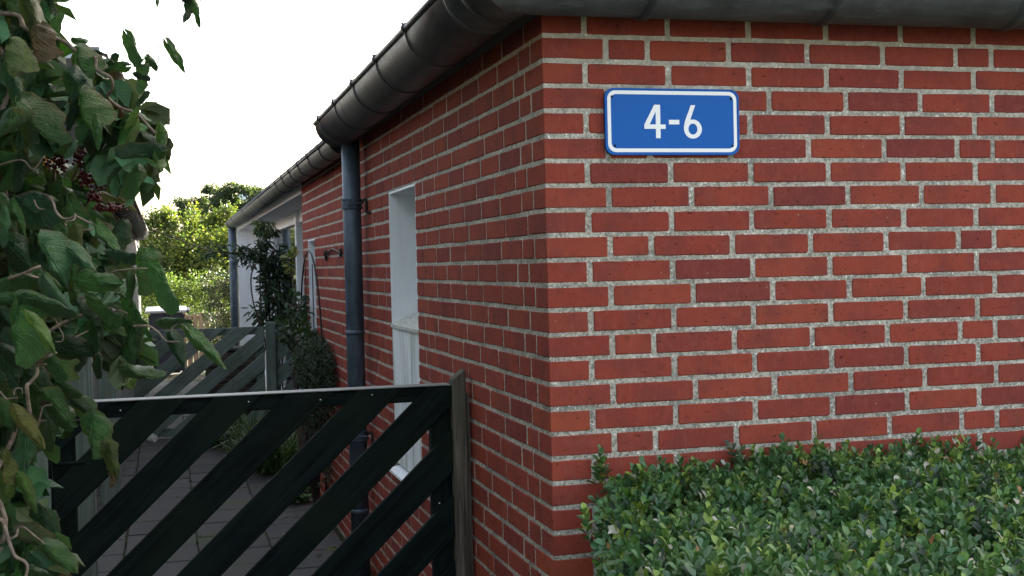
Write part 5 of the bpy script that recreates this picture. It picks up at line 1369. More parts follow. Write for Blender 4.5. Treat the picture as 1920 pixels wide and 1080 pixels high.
HAZEL_MASS = [(-1.399,-0.115,2.236,0.14,3),(-1.404,-0.117,2.054,0.14,3),(-1.409,-0.12,1.871,0.14,3),(-1.413,-0.121,1.713,0.15,3),(-1.417,-0.123,1.555,0.15,3),(-1.422,-0.125,1.385,0.15,3),(-1.412,-0.235,1.216,0.14,3),(-1.401,-0.345,1.061,0.14,3),(-1.312,-0.296,2.133,0.07,1),(-1.311,-0.247,2.001,0.06,1),(-1.322,-0.3,1.787,0.07,1.5),(-1.273,-0.263,1.706,0.07,2),(-1.21,-0.229,1.695,0.06,1.5),(-1.256,-0.374,1.578,0.07,1.5),(-1.18,-0.395,1.554,0.05,1.2),(-1.137,-0.354,1.621,0.04,0.8),(-1.259,-0.479,1.47,0.06,1.3),(-1.106,-0.624,1.503,0.03,0.5),(-1.284,-0.475,1.34,0.05,1.2),(-1.23,-0.489,1.361,0.045,1),(-1.296,-0.578,1.204,0.05,1),(-1.258,-0.694,1.099,0.05,1.2),(-1.079,-0.63,1.555,0.03,0.4),(-1.058,-0.741,1.456,0.025,0.3),(-1.167,-0.135,1.808,0.05,0.8),(-1.27,-0.159,1.807,0.05,0.8),(-1.079,-0.52,1.891,0.035,0.6),(-1.259,-0.52,2.029,0.055,1.2),(-1.241,-0.527,1.933,0.05,1),(-1.092,-0.618,1.986,0.03,0.5),(-1.034,-0.635,1.911,0.03,0.5),(-1.046,-0.634,1.827,0.03,0.5),(-1.261,-0.569,2.126,0.06,1.2),(-1.032,-0.533,1.868,0.02,0.2)]
HZL = True
# stems down to the ground
for i in range(5):
    a = random.uniform(0, 6.28); p = [Vector((-1.52 + .05 * math.cos(a), -1.15 + .05 * math.sin(a), 0))]
    for k in range(9): p.append(p[-1] + Vector((random.uniform(-.07, .07), random.uniform(-.07, .07), .27)))
    tube('branch', smooth_path(p, 4), lambda t: .016 * (1 - .6 * t), M['twig'], hz, 8)

bs = empty('berry_shrub', (-1.5, -.5, 0), 'shrub with smooth yellow-green leaves and dark red berry clusters among the hazel', 'shrub')
BW = {}
def bs_mesh(w):
    key = min((.35, .5, .7), key=lambda q: abs(q - w))
    if key not in BW: BW[key] = [leaf_mesh('berry_leaf', key, 900 + int(key * 10) * 7 + i, M['berry_leaf'], 8, 4, .45, .35, .02, .3, .0, .16, .0, .9) for i in range(4)]
    return random.choice(BW[key])
for ln in BERRY_LEAVES.split('\n'):
    q = ln.split(); place_leaf(bs_mesh(float(q[10])), Vector(map(float, q[0:3])), Vector(map(float, q[3:6])), Vector(map(float, q[6:9])), float(q[9]) * 1.1, bs, vary(TONE[q[11]], .15))
for pts, r in BERRY_TWIGS: tube('twig', smooth_path(pts, 3), r, M['twig'], bs, 6)
p = [Vector((-1.5, -.6, 0)), Vector((-1.48, -.55, .8)), Vector((-1.42, -.50, 1.5)), Vector(BERRY_TWIGS[0][0][0])]
tube('stem', smooth_path(p, 4), .009, M['twig'], bs, 7)
bm = bmesh.new(); bmesh.ops.create_icosphere(bm, subdivisions=2, radius=1); ico_v = [q.co.copy() for q in bm.verts]; ico_f = [tuple(q.index for q in ff.verts) for ff in bm.faces]; bm.free()
for ln in BERRY_CLUSTERS.split('\n'):
    q = list(map(float, ln.split())); c = Vector(q[:3]); vs, fs = [], []
    for i in range(int(q[5])):
        d = Vector((random.gauss(0, .5), random.gauss(0, .5), random.gauss(0, .5)))
        if d.length > 1: d.normalize()
        p = c + Vector((d.x * q[3], d.y * q[3] * .8, d.z * q[4])); r = random.uniform(.0030, .0040)
        b = len(vs); vs += [p + w_ * r for w_ in ico_v]; fs += [tuple(b + k for k in ff) for ff in ico_f]
        if i % 4 == 0:
            v2, f2 = tube_geo([p, c + Vector((0, 0, q[4] * 1.2))], .0007, 3); b = len(vs); vs += v2; fs += [tuple(b + k for k in ff) for ff in f2]
    link('berry_cluster', mesh('berry_cluster', vs, fs, True), M['berry'], bs)

# ---- numpy leaf clouds
def leaf_cloud(B, T, N, S, W, curl=.18, tri=False):
    """arrays of bases, directions, normals, lengths, widths -> verts, faces (two bent quads each), uv"""
    T = T / np.linalg.norm(T, axis=1, keepdims=True); N = N - T * (N * T).sum(1, keepdims=True); N /= np.linalg.norm(N, axis=1, keepdims=True) + 1e-9
    Y = np.cross(N, T); n = len(B); S = S[:, None]; W = W[:, None]
    prof = [(0, 0, 0), (.28, .40, curl * .5), (.28, 0, -.02), (.28, -.40, curl * .5), (.72, .44, curl * .5), (.72, 0, -.05), (.72, -.44, curl * .5), (1.0, 0, -.10)]
    V = np.zeros((n, 8, 3))
    for k, (a, b, c) in enumerate(prof): V[:, k] = B + T * S * a + Y * S * W * b + N * S * c
    F = [(0, 2, 1), (0, 3, 2), (1, 2, 5, 4), (2, 3, 6, 5), (4, 5, 7), (5, 6, 7)]
    uvp = np.array([(0, .5), (.28, 0), (.28, .5), (.28, 1), (.68, 0), (.68, .5), (.68, 1), (1, .5)], dtype=np.float32)
    return V.reshape(-1, 3), F, uvp
def cloud_mesh(name, B, T, N, S, W, tones, mat, curl=.18):
    V, F, uvp = leaf_cloud(B, T, N, S, W, curl); n = len(B)
    me = bpy.data.meshes.new(name)
    base = (np.arange(n) * 8)[:, None]
    tris = np.array([F[0], F[1], F[4], F[5]]); quads = np.array([F[2], F[3]])
    li = np.concatenate([(tris.reshape(1, 12) + base), (quads.reshape(1, 8) + base)], axis=1).ravel().astype(np.int32)
    tot = np.tile(np.array([3, 3, 3, 3, 4, 4], dtype=np.int32), n); st = np.concatenate([[0], np.cumsum(tot)[:-1]]).astype(np.int32)
    me.vertices.add(len(V)); me.vertices.foreach_set('co', V.astype(np.float32).ravel())
    me.loops.add(len(li)); me.loops.foreach_set('vertex_index', li)
    me.polygons.add(len(tot)); me.polygons.foreach_set('loop_start', st); me.polygons.foreach_set('loop_total', tot)
    me.polygons.foreach_set('use_smooth', [True] * len(tot)); me.update(calc_edges=True)
    l = me.uv_layers.new(name='uv'); l.data.foreach_set('uv', uvp[li % 8].ravel())
    a = me.attributes.new('tone', 'FLOAT_COLOR', 'CORNER'); c4 = np.ones((len(li), 4), np.float32); c4[:, :3] = np.repeat(tones, 20, axis=0); a.data.foreach_set('color', c4.ravel())
    me.materials.append(mat); return me
def rvec(n): v = rng.normal(size=(n, 3)); return v / np.linalg.norm(v, axis=1, keepdims=True)

# ---- clipped box hedge in front of the wall
hd = empty('box_hedge', (.9, -.8, 0), 'clipped box hedge of small glossy leaves along the foot of the front brick wall', 'hedge')
def hx0(y): return .165 + .33 * (y + .05)
def hz_top(x, y): return H - 1.338 + .035 * np.sin(x * 5 + 1) * np.sin(y * 4) + .05 * np.clip((y + .30) / .3, 0, 1) * np.clip(1.0 - x * .35, .3, 1) + .02 * np.sin(x * 13 + y * 9)
def hedge_sprigs(P, D, nl, ll):
    """P,D sprig bases and axes; returns leaf arrays"""
    n = len(P); D = D / np.linalg.norm(D, axis=1, keepdims=True)
    A = np.cross(D, rvec(n)); A /= np.linalg.norm(A, axis=1, keepdims=True); Bv = np.cross(D, A)
    Ln = rng.uniform(.045, .085, n)
    out = []
    for k in range(nl):
        lev = k // 2; f = (lev + .6) / (nl / 2)
        ax = A if lev % 2 == 0 else Bv; sg = 1 if k % 2 == 0 else -1
        ang = np.radians(rng.uniform(35, 70, n) * (1.1 - .55 * f))[:, None]
        t = D * np.cos(ang) + ax * sg * np.sin(ang) + rvec(n) * .16
        nn = D * np.sin(ang) - ax * sg * np.cos(ang) + rvec(n) * .25
        b = P + D * (Ln * f)[:, None] + ax * sg * .001
        s = ll * rng.uniform(.75, 1.15, n) * (1.08 - .35 * f)
        out.append((b, t, nn, s))
    return [np.concatenate([o[i] for o in out]) for i in range(4)], n
def tones_for(n, per, base):
    """one tone per sprig, tiled over its leaves"""
    c = np.zeros((n, 3)); r = rng.random(n); k = rng.uniform(.75, 1.25, (n, 1))
    for lo, hi, col in base: m = (r >= lo) & (r < hi); c[m] = col
    c = c * k; c = np.tile(c, (per, 1)); c *= rng.uniform(.8, 1.2, (len(c), 1))
    return c
PB = []; DB = []
N0 = 15000
xs = rng.uniform(-.5, 2.7, N0 * 2); ys = rng.uniform(-1.95, -.012, N0 * 2)
m = (xs > hx0(ys) + .02) & (xs < 2.72); xs, ys = xs[m][:N0], ys[m][:N0]
zs = hz_top(xs, ys) - rng.random(len(xs)) ** 1.3 * .11
side = np.clip(1 - (xs - hx0(ys)) / .10, 0, 1)
zs -= side * .05
P = np.stack([xs, ys, zs], 1); D = np.stack([rng.normal(0, .38, len(xs)) - side * .8, rng.normal(0, .38, len(xs)) - .10, np.ones(len(xs))], 1)
PB.append(P); DB.append(D)
n = 2600                                   # left end of the hedge
ys = rng.uniform(-1.95, -.015, n); zz = H - 1.32 - rng.random(n) ** 1.2 * .85
P = np.stack([hx0(ys) + rng.normal(0, .018, n) + .02 + rng.random(n) * .04, ys, zz], 1); D = np.stack([-np.ones(n), rng.normal(-.2, .4, n), rng.normal(.45, .35, n)], 1)
PB.append(P); DB.append(D)
ns = 30                                    # shoots standing above the clipped surface
ys = np.where(rng.random(ns) < .6, rng.uniform(-.28, -.03, ns), rng.uniform(-1.2, -.1, ns)); xs = hx0(ys) + .02 + rng.random(ns) * 1.5
extra = [(.115, -.045), (.135, -.05), (.30, -.05), (.335, -.06), (.56, -.05), (.86, -.04), (.88, -.05), (1.06, -.05), (1.2, -.06), (1.34, -.05), (.02, -.35), (-.05, -.45)]
for (x, y) in extra:
    for k in range(2):
        PB.append(np.array([[x, y, float(hz_top(np.array(x), np.array(y))) + k * .026 - .02]])); DB.append(np.array([[random.uniform(-.25, .25), random.uniform(-.2, .1), 1.0]]))
PB.append(np.stack([xs, ys, hz_top(xs, ys) + .012], 1)); DB.append(np.stack([rng.normal(0, .3, ns), rng.normal(0, .3, ns), np.ones(ns)], 1))
P = np.concatenate(PB); D = np.concatenate(DB)
NL = 10
(Bq, Tq, Nq, Sq), nS = hedge_sprigs(P, D, NL, .0315)
tn_ = tones_for(nS, NL, [(0, .32, (.038, .120, .024)), (.32, .48, (.056, .150, .062)), (.48, .74, (.085, .190, .028)), (.74, .92, (.170, .260, .030)), (.92, 1.0, (.015, .045, .020))])
rr = rng.random(len(Bq)); tn_ *= 1.12; tn_[rr < .030] = (.52, .48, .40); tn_[(rr > .030) & (rr < .037)] = (.42, .20, .06); tn_[(rr > .037) & (rr < .09)] = (.13, .21, .12)  # cream leaves put whitish glints into the colour
Wq = rng.uniform(.52, .70, len(Bq))
# the 300 leaves that show largest are parts of their own
cp = np.array(camp); dv = Bq - cp; dist = np.linalg.norm(dv, axis=1)
CRn = np.array(CR); loc = dv @ CRn; sx = loc[:, 0] / -loc[:, 2] * 2384 + 960; sy = 540 - loc[:, 1] / -loc[:, 2] * 2384
nfac = Nq / np.linalg.norm(Nq, axis=1, keepdims=True); face = np.abs((nfac * (dv / dist[:, None])).sum(1))
topd = np.array(hz_top(Bq[:, 0], Bq[:, 1])) - Bq[:, 2]
score = face * Sq / dist * np.clip(1.2 - np.abs(topd) * 14, .01, 1) * ((sx > 1120) & (sx < 1915) & (sy < 1070) & (sy > 800)) * (topd < .03)
order = np.argsort(-score); pick = order[:300]; rest = np.ones(len(Bq), bool); rest[pick] = False
link('foliage', cloud_mesh('foliage', Bq[rest], Tq[rest], Nq[rest], Sq[rest], Wq[rest], tn_[rest], M['box_leaf']), None, hd, kind='stuff')
for i in pick:
    me = cloud_mesh('leaf', np.zeros((1, 3)), np.array([[1.0, 0, 0]]), np.array([[0, 0, 1.0]]), np.ones(1), Wq[i:i + 1], tn_[i:i + 1], M['box_leaf'])
    t = Vector(Tq[i]).normalized(); nn = Vector(Nq[i]); nn = (nn - t * nn.dot(t)).normalized()
    o = link('leaf', me, None, hd); o.matrix_basis = Matrix.Translation(Bq[i]) @ Matrix((t, nn.cross(t), nn)).transposed().to_4x4() @ Matrix.Scale(float(Sq[i]), 4)
# woody inside of the hedge: many crossing twigs
v, f = [], []
for i in range(900):
    x = random.uniform(-.35, 2.2); y = random.uniform(-1.9, -.06)
    if x < hx0(y) + .05: continue
    zt = float(hz_top(np.array(x), np.array(y))) - .02; z0 = zt - random.uniform(.25, .5)
    tube_geo([(x, y, z0), (x + random.uniform(-.05, .05), y + random.uniform(-.05, .05), (z0 + zt) / 2), (x + random.uniform(-.09, .09), y + random.uniform(-.09, .05), zt)], .0022, 3, v, f, False)
link('twigs', mesh('twigs', v, f), M['twig'], hd, kind='stuff')
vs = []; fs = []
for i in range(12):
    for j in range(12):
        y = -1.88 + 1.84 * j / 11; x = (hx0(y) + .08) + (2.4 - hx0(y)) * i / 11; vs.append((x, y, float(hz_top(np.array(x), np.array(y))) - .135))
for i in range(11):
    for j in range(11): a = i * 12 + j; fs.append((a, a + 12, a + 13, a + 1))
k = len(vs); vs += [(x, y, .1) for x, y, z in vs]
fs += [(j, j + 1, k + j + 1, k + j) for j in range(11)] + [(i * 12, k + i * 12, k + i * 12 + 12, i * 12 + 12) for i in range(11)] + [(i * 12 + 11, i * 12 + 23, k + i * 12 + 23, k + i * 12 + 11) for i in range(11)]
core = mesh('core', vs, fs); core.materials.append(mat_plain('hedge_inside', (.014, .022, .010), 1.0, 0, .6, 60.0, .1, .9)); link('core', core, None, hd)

td = [(.022, .040, .024), (.032, .055, .030), (.018, .032, .022)]
# ---- generic foliage body
def crown(name, ells, n, size, cols, mat, parent, wr=(.45, .6), droop=0, clump=26, cr=.16, kind=None):
    """leaf clumps spread over ellipsoids (cx,cy,cz,rx,ry,rz,weight)"""
    B, T, N_, S, Wd, C_2 = [], [], [], [], [], []
    tw_ = sum(e[6] for e in ells)
    for e in ells:
        m_ = max(1, int(n * e[6] / tw_ / clump)); d = rvec(m_); rad = rng.random(m_) ** .33
        cpt = np.array(e[:3]) + d * rad[:, None] * np.array(e[3:6])
        k = np.repeat(np.arange(m_), clump); c = cpt[k] + rng.normal(0, cr, (len(k), 3)) * np.minimum(1, np.array(e[3:6]) * 2.5)
        B.append(c); t = rvec(len(k)) * .8 + d[k] * .7 + np.array([0, 0, -droop]); T.append(t)
        N_.append(rvec(len(k)) + np.array([0, -.3, .8])); S.append(size * rng.uniform(.6, 1.3, len(k))); Wd.append(rng.uniform(*wr, len(k)))
        ci = rng.integers(len(cols), size=m_); cc = np.array(cols)[ci] * rng.uniform(.7, 1.3, (m_, 1)); C_2.append(cc[k] * rng.uniform(.8, 1.2, (len(k), 1)))
    B = np.concatenate(B); T = np.concatenate(T); N_ = np.concatenate(N_); S = np.concatenate(S); Wd = np.concatenate(Wd); C_2 = np.concatenate(C_2)
    ok = B[:, 2] > .02
    return link(name, cloud_mesh(name, B[ok], T[ok], N_[ok], S[ok], Wd[ok], C_2[ok], mat), None, parent, kind=kind)

# the hazel's inner leaves, plus unseen ones at left added to darken the wall
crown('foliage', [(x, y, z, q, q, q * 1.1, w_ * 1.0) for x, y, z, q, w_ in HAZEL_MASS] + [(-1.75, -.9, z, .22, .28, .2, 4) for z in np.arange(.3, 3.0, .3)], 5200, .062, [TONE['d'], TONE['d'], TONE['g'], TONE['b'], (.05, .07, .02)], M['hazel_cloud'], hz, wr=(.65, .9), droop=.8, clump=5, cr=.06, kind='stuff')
lh = empty('shade_hedge', (-4.7, 2, 0), 'unseen tall hedge added left of the pergola to shade the side wall', 'hedge')  # hedge out of view, added to darken the side wall
crown('foliage', [(-4.7 + .2 * math.sin(y * 3), y, z, .55, .5, .5, 1) for y in np.arange(-6, 5, .8) for z in (.5, 1.3, 2.1, 2.9, 3.7, 4.5, 5.2)], 26000, .13, td, M['tree_leaf'], lh, clump=14, cr=.16, kind='stuff')
crown('shade_canopy', [(-1.35, -.75, 2.85, .75, .65, .38, 5), (-2.2, -.9, 2.3, .5, .6, .6, 5), (-2.3, -1.0, 1.2, .5, .6, .7, 5), (-1.7, -.2, 3.0, .6, .5, .4, 3), (-2.3, .0, 2.2, .4, .4, .8, 4)], 5500, .075, [TONE['d'], TONE['g'], TONE['b']], M['hazel_cloud'], hz, wr=(.65, .9), droop=.8, clump=6, cr=.10, kind='stuff')  # unseen hazel foliage added overhead and at left to shade the side wall
# round dark shrub by the wall corner
s1 = empty('round_shrub', (-.10, 4.9, 0), 'rounded small-leaved dark shrub against the wall beyond the downpipe', 'shrub')
crown('foliage', [(-.11, 4.65, 1.02, .13, .32, .15, 3), (-.05, 5.15, 1.05, .10, .35, .14, 2), (-.10, 4.45, .90, .11, .25, .18, 1.4), (-.07, 4.9, .76, .10, .38, .20, 1.6), (-.08, 4.8, .45, .09, .35, .22, .7)], 13000, .018, [(.030, .055, .032), (.045, .075, .045), (.022, .040, .026)], M['climber_leaf'], s1, clump=14, cr=.035, kind='stuff')
v, f = [], []
for i in range(26):
    y = random.uniform(4.6, 5.5); tube_geo([(-.08, 5.0 + random.uniform(-.1, .1), 0), (-.09 + random.uniform(-.05, .03), (y + 5) / 2, .4), (-.12 + random.uniform(-.08, .06), y, .95)], .007, 5, v, f)
link('stems', mesh('stems', v, f, True), M['dark_bark'], s1)

# grasses and ferns at the foot of the wall
def blades(name, spots, parent, mat, cols, hgt, wdt, n):
    vs, fs, tn2 = [], [], []
    for (cx_, cy_) in spots:
        for i in range(n):
            a = random.uniform(0, 6.28); L = hgt * random.uniform(.6, 1.15); lean = random.uniform(.25, .95); b0 = Vector((cx_ + random.gauss(0, .05), cy_ + random.gauss(0, .06), 0))
            dr = Vector((math.cos(a), math.sin(a), 0)); sd_ = Vector((-dr.y, dr.x, 0)); k0 = len(vs); w_ = wdt * random.uniform(.6, 1.2)
            for s in range(5):
                t = s / 4; p = b0 + dr * (lean * L * t * (.35 + .65 * t)) + Vector((0, 0, L * (t - .48 * lean * t * t * t * 1.3)))
                if p.z < .05: p.z = .05
                ww = w_ * (1 - t ** 2.2) + .0006
                vs += [p - sd_ * ww, p + sd_ * ww]
            c = vary(random.choice(cols))
            for s in range(4): fs.append((k0 + 2 * s, k0 + 2 * s + 1, k0 + 2 * s + 3, k0 + 2 * s + 2)); tn2.append(c)
    me = mesh(name, vs, fs, True); set_tone(me, tn2)
    l = me.uv_layers.new(name='uv'); l.data.foreach_set('uv', np.tile(np.array([.3, .8], dtype=np.float32), len(me.loops)))
    return link(name, me, mat, parent)
gcols = [(.040, .095, .022), (.025, .060, .018), (.075, .14, .03)]
def clump(x, y, h, n, label, wd=.006, sp=.22, cols=gcols):
    e_ = empty('grass_clump', (x, y, 0), label, 'grass', 'grass clumps along the wall foot')
    blades('blades', [(x + random.uniform(-sp, sp) * .6, y + random.uniform(-sp, sp)) for _ in range(7)], e_, M['fern'], cols, h, wd, n)
clump(-.20, 6.85, .52, 90, 'arching bright green grass clump at the wall foot, seen through the near gate', .006, .26)
clump(-.22, 7.6, .50, 60, 'darker grass clump behind the bright one, near the far gate', .006, .22, [(.02, .05, .018), (.03, .07, .02)])
clump(-.50, 8.35, .42, 36, 'broad-bladed clump leaning over the path just before the far gate', .011, .14, [(.05, .09, .05), (.09, .13, .08), (.03, .07, .02)])
def fern(x, y, h, label, n=9, col=((.10, .19, .035), (.07, .14, .03))):
    e_ = empty('fern', (x, y, 0), label, 'fern', 'ferns and weeds at the wall foot')
    B, T, N_, S = [], [], [], []
    for i in range(n):
        a = random.uniform(0, 6.28); dr = Vector((math.cos(a) - .5, math.sin(a), 0)).normalized(); L = h * random.uniform(.7, 1.2)
        for s in range(1, 14):
            t = s / 14; p = Vector((x, y, .03)) + dr * (L * .9 * t) + Vector((0, 0, L * (t * 1.1 - .75 * t * t)))
            sd_ = dr.cross(Vector((0, 0, 1)))
            for sg in (-1, 1): B.append(p); T.append(sd_ * sg + dr * .7 + Vector((0, 0, random.uniform(-.2, .2)))); N_.append((random.uniform(-.2, .2), random.uniform(-.2, .2), 1)); S.append(h * .42 * (1 - t * .8) * random.uniform(.8, 1.1))
    k = len(B); cl = np.array([vary(random.choice(col)) for _ in range(k)])
    link('fronds', cloud_mesh('fronds', np.array([tuple(q) for q in B]), np.array([tuple(q) for q in T]), np.array(N_, dtype=float), np.array(S), np.full(k, .32), cl, M['fern']), None, e_)
fern(-.10, 5.75, .26, 'yellow-green fern beside the downpipe at the foot of the brick wall', 13)
fern(-.16, 5.40, .20, 'small light green fern in the paving joint left of the other fern', 8)
fern(-.06, 3.55, .16, 'small straggly weed below the downpipe at the wall foot', 9, ((.09, .12, .05), (.06, .09, .03), (.16, .13, .07)))
fern(-.05, 3.3, .13, 'tiny weed growing in the paving joint nearest the gate', 7, ((.09, .12, .05), (.14, .13, .07)))
moss = []
B = np.stack([rng.uniform(-1.25, -1.0, 900), rng.uniform(1.6, 2.6, 900), np.full(900, .032)], 1); keep = ((B[:, 0] + 1.2) ** 2 + (B[:, 1] - 2.3) ** 2 * .3) < .035
B = B[keep]; n = len(B)
link('grass', cloud_mesh('grass', B, rvec(n) * .6 + np.array([0, 0, .8]), rvec(n), np.full(n, .03), np.full(n, .25), np.tile([(.06, .12, .03)], (n, 1)), M['fern']), None, None, kind='stuff', label='short grass tufts in the paving by the kerb')

n = 260
lx = rng.uniform(-1.25, -.03, n); lx[:150] = -.03 - rng.random(150) ** 2 * .35; ly = rng.uniform(1.3, 9.0, n)
link('leaf_litter', cloud_mesh('leaf_litter', np.stack([lx, ly, np.full(n, .036)], 1), rng.normal(0, 1, (n, 3)) * np.array([1, 1, .15]), np.tile([(.1, .1, 1.0)], (n, 1)), rng.uniform(.02, .045, n), rng.uniform(.4, .7, n), np.array([vary(random.choice([(.12, .08, .03), (.07, .05, .03), (.16, .13, .05), (.06, .08, .03)])) for _ in range(n)]), M['fern']), None, None, kind='stuff', label='dry leaves scattered on the paving slabs')
n = 1500
cols_ = np.array([-1.2495, -.846, -.445, -.046])[rng.integers(4, size=n)]
link('moss', cloud_mesh('moss', np.stack([cols_ + rng.normal(0, .006, n), 1.2 + 7.6 * rng.random(n), np.full(n, .024)], 1), rvec(n) * .7 + np.array([0, 0, .6]), rvec(n), rng.uniform(.008, .02, n), np.full(n, .4), np.tile([(.045, .075, .02)], (n, 1)) * rng.uniform(.6, 1.4, (n, 1)), M['fern']), None, None, kind='stuff', label='moss and tiny weeds in the joints of the paving')
# ---- trellises and climber
def arch(name, label, pts_fn, w_, zt, bars, cat='trellis'):
    e_ = empty(name, pts_fn(w_ / 2, 0), label, cat, 'wire arch trellises')
    path_ = [pts_fn(0, 0), pts_fn(0, zt - w_ * .55)] + [pts_fn(w_ / 2 - w_ / 2 * math.cos(math.pi * i / 12), zt - w_ * .55 + w_ * .55 * math.sin(math.pi * i / 12)) for i in range(1, 12)] + [pts_fn(w_, zt - w_ * .55), pts_fn(w_, 0)]
    tube('hoop', path_, .006, M['iron'], e_, 6)
    for q in bars: tube('bar', [pts_fn(w_ * q, 0), pts_fn(w_ * q, zt - w_ * .55 + w_ * .55 * math.sin(math.pi * q))], .0035, M['iron'], e_, 5)
    for z in (.5, 1.0, zt - w_ * .6): tube('bar', [pts_fn(0, z), pts_fn(w_, z)], .0035, M['iron'], e_, 5)
arch('trellis', 'black wire arch trellis leaning along the brick wall beyond the downpipe', lambda a, z: (-.035, 4.85 + a * 1.0, z), 1.35, H - .58, (.34, .67))
arch('trellis', 'black wire arch trellis under the climbing plant beside the far gate post', lambda a, z: (.015 + a, 9.75, z), .22, H - .52, (.5,))
cl = empty('climbing_plant', (.08, 9.9, 0), 'tall dark climbing plant with narrow leaves covering the wire trellis', 'climber')
ccol = [(.020, .050, .026), (.030, .070, .035), (.018, .040, .024), (.045, .085, .04)]
crown('foliage', [(.06, 9.85, 1.72, .13, .14, .16, 1.5), (.12, 9.85, 1.45, .17, .15, .26, 4.5), (.10, 9.9, 1.15, .22, .2, .18, 4), (-.12, 9.8, 1.72, .16, .1, .07, 1.0), (-.04, 9.8, 1.92, .07, .1, .07, .4), (.30, 9.7, 1.2, .10, .1, .2, 1.6)], 1900, .080, ccol, M['climber_leaf'], cl, wr=(.18, .30), droop=.5, clump=7, cr=.07)
crown('foliage', [(.02, 9.8, 2.04, .09, .10, .08, 1)], 160, .09, [(.13, .17, .06), (.10, .15, .06)], M['climber_leaf'], cl, wr=(.14, .2), droop=1.2, clump=8, cr=.05)
tube('shoot', smooth_path([(.0, 9.8, 1.75), (-.25, 9.7, 1.78), (-.55, 9.6, 1.80), (-.85, 9.5, 1.92), (-1.12, 9.4, 2.02)], 4), .007, M['bark'], cl, 5)
B = []; 
for i in range(150):
    t = random.random() ** 1.4; B.append((-.02 - .62 * t, 9.79 - .19 * t + random.uniform(-.04, .04), 1.76 + .03 * t + random.uniform(-.05, .06)))
B = np.array(B); n = len(B)
link('sprays', cloud_mesh('sprays', B, rvec(n) + np.array([-.4, 0, .1]), rvec(n) + np.array([0, -.5, .5]), rng.uniform(.05, .11, n), np.full(n, .22), np.array([vary(random.choice(ccol + [(.06, .10, .06)])) for _ in range(n)]), M['climber_leaf']), None, cl)
for i in range(6):
    x = random.uniform(-.02, .2); tube('stem', smooth_path([(x, 9.85, 0), (x + random.uniform(-.06, .06), 9.85, .6), (x + random.uniform(-.1, .1), 9.85, 1.2), (x + random.uniform(-.08, .08), 9.85, 1.8)], 3), .008, M['bark'], cl, 5)
tube('stem', smooth_path([(-.06, 9.7, 1.75), (-.16, 9.7, 1.55), (-.14, 9.7, 1.25), (-.06, 9.72, 1.02)], 4), .008, M['bark'], cl, 5)
rp = empty('rose_bush', (-.12, 5.9, 0), 'leafy rose climbing the wire arch in front of the second slit window', 'shrub')
crown('foliage', [(-.10, 6.0, 1.18, .10, .25, .14, 3), (-.12, 5.7, 1.34, .08, .2, .09, .8), (-.08, 5.3, 1.18, .06, .25, .08, .8)], 520, .055, [(.022, .050, .026), (.03, .07, .03), (.05, .08, .05)], M['climber_leaf'], rp, wr=(.5, .65), clump=6, cr=.05)
crown('foliage', [(-.10, 6.05, 1.66, .05, .12, .06, 1)], 40, .07, [(.15, .18, .04)], M['climber_leaf'], rp, wr=(.35, .45), clump=5, cr=.04)
for k in range(3): tube('stem', smooth_path([(-.08, 5.9 + k * .05, 0), (-.1, 5.8 + k * .1, .7), (-.1, 5.6 + k * .2, 1.4 + .1 * k)], 3), .006, M['bark'], rp, 5)

# ---- hedges and trees beyond the garden
def trunk(parent, x, y, h, r, limbs):
    tube('trunk', smooth_path([(x, y, 0), (x + .05, y, h * .35), (x - .04, y, h * .7), (x + .02, y, h)], 3), lambda t: r * (1 - .6 * t), M['bark'], parent, 10)
    for (dx, dy, z0, z1) in limbs: tube('limb', smooth_path([(x, y, z0), (x + dx * .5, y + dy * .5, z0 + (z1 - z0) * .4), (x + dx, y + dy, z1)], 3), lambda t: r * .45 * (1 - .7 * t), M['bark'], parent, 7)
h1 = empty('tall_hedge', (.3, 17.6, 0), 'tall clipped hedge right behind the house end, its shade put into dark leaf colours', 'hedge')
crown('foliage', [(x, 17.5, z, .22, .35, .22, 1) for x in np.arange(-.20, 2.6, .28) for z in (.2, .55, .9, 1.22, 1.42)], 32000, .045, [(.020, .032, .012), (.028, .042, .014), (.014, .024, .010), (.09, .09, .02)], M['climber_leaf'], h1, clump=12, cr=.06, kind='stuff')  # dark tones paint the hedge's shade, the yellow one sun through leaves
h2 = empty('low_hedge', (-.3, 22.5, 0), 'lower sunlit hedge with upright shoots behind the palisade fence', 'hedge')
crown('foliage', [(x, 22.5 , z, .3, .4, .25, 1) for x in np.arange(-2.6, 1.0, .35) for z in (.3, .75, 1.15, 1.35)], 22000, .05, [(.07, .11, .03), (.10, .14, .035), (.05, .08, .02)], M['tree_leaf'], h2, clump=12, cr=.08, kind='stuff')
tc = [(.070, .105, .026), (.11, .14, .030), (.045, .075, .022), (.19, .19, .035)]
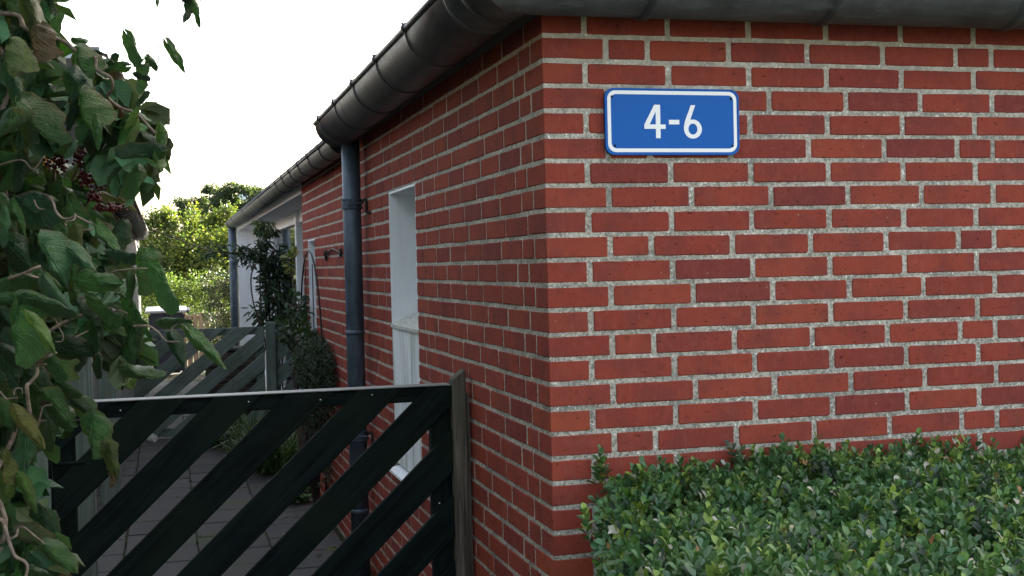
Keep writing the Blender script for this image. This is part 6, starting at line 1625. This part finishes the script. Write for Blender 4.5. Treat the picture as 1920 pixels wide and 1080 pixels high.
def tree(x, y, h, rx, cols, label, n=11000, size=.085, name='broadleaf_tree', group='yellow-green trees beyond the garden', cr=.16):
    e_ = empty(name, (x, y, 0), label, 'tree', group)
    el = [(x, y, h * .55, rx, rx * .9, h * .40, 5)]
    for i in range(9):
        a = random.uniform(0, 6.28); q = random.uniform(.35, .95); el.append((x + math.cos(a) * rx * q, y + math.sin(a) * rx * q * .8, h * random.uniform(.35, .92 - .25 * q), rx * .32, rx * .32, h * .14, 1.0))
    for i in range(6): el.append((x + random.uniform(-.6, .6) * rx, y + random.uniform(-.3, .3), h * random.uniform(.88, .99), rx * .12, rx * .12, h * .07, .25))
    crown('crown', el, n, size, cols, M['tree_leaf'], e_, clump=16, cr=cr)
    trunk(e_, x, y, h * .75, h * .022, [(rx * .5, .2, h * .3, h * .65), (-rx * .5, -.1, h * .35, h * .7), (rx * .2, -.4, h * .45, h * .8), (-.3 * rx, .4, h * .4, h * .75)])
tree(-1.05, 30, 3.08, 1.30, tc, 'yellow-green leafy tree at the left of the gap between shed and house', 26000)
tree(.45, 31, 3.12, 1.30, tc, 'bright sunlit yellow-green tree beside the far downpipe', 26000)
tree(-3.3, 33, 3.3, 1.7, tc[:3], 'yellow-green tree hidden mostly by the garden shed', 8000)
tree(2.9, 32, 3.0, 1.4, tc, 'yellow-green tree partly behind the end of the brick building', 6000)
def conifer(x, y, h, r, label):
    e_ = empty('dark_conifer', (x, y, 0), label, 'tree', 'dark conifers behind the bright trees')
    B, T = [], []
    el = []
    for i in range(22):
        t = i / 22; z = h * (.22 + .76 * t); rr2 = r * (1 - t) ** .38
        for k in range(max(2, int(7 * (1 - t)))):
            a = random.uniform(0, 6.28); q = random.uniform(.25, 1.0) * rr2; el.append((x + math.cos(a) * q, y + math.sin(a) * q, z - q * .12, .26 * r * .5, .26 * r * .5, .10, 1))
    crown('crown', el, 30000, .12, td, M['tree_leaf'], e_, wr=(.25, .4), droop=.3, clump=14, cr=.17)
    trunk(e_, x, y, h * .9, h * .02, [])
conifer(.02, 42, 4.30, 1.7, 'dark blue-green conifer behind the bright trees, the lowest and leftmost of three')
conifer(.95, 41, 4.72, 1.7, 'dark blue-green conifer behind the bright trees, the middle one of three')
conifer(1.95, 40.5, 4.62, 1.8, 'dark blue-green conifer just left of the far end of the gutter')
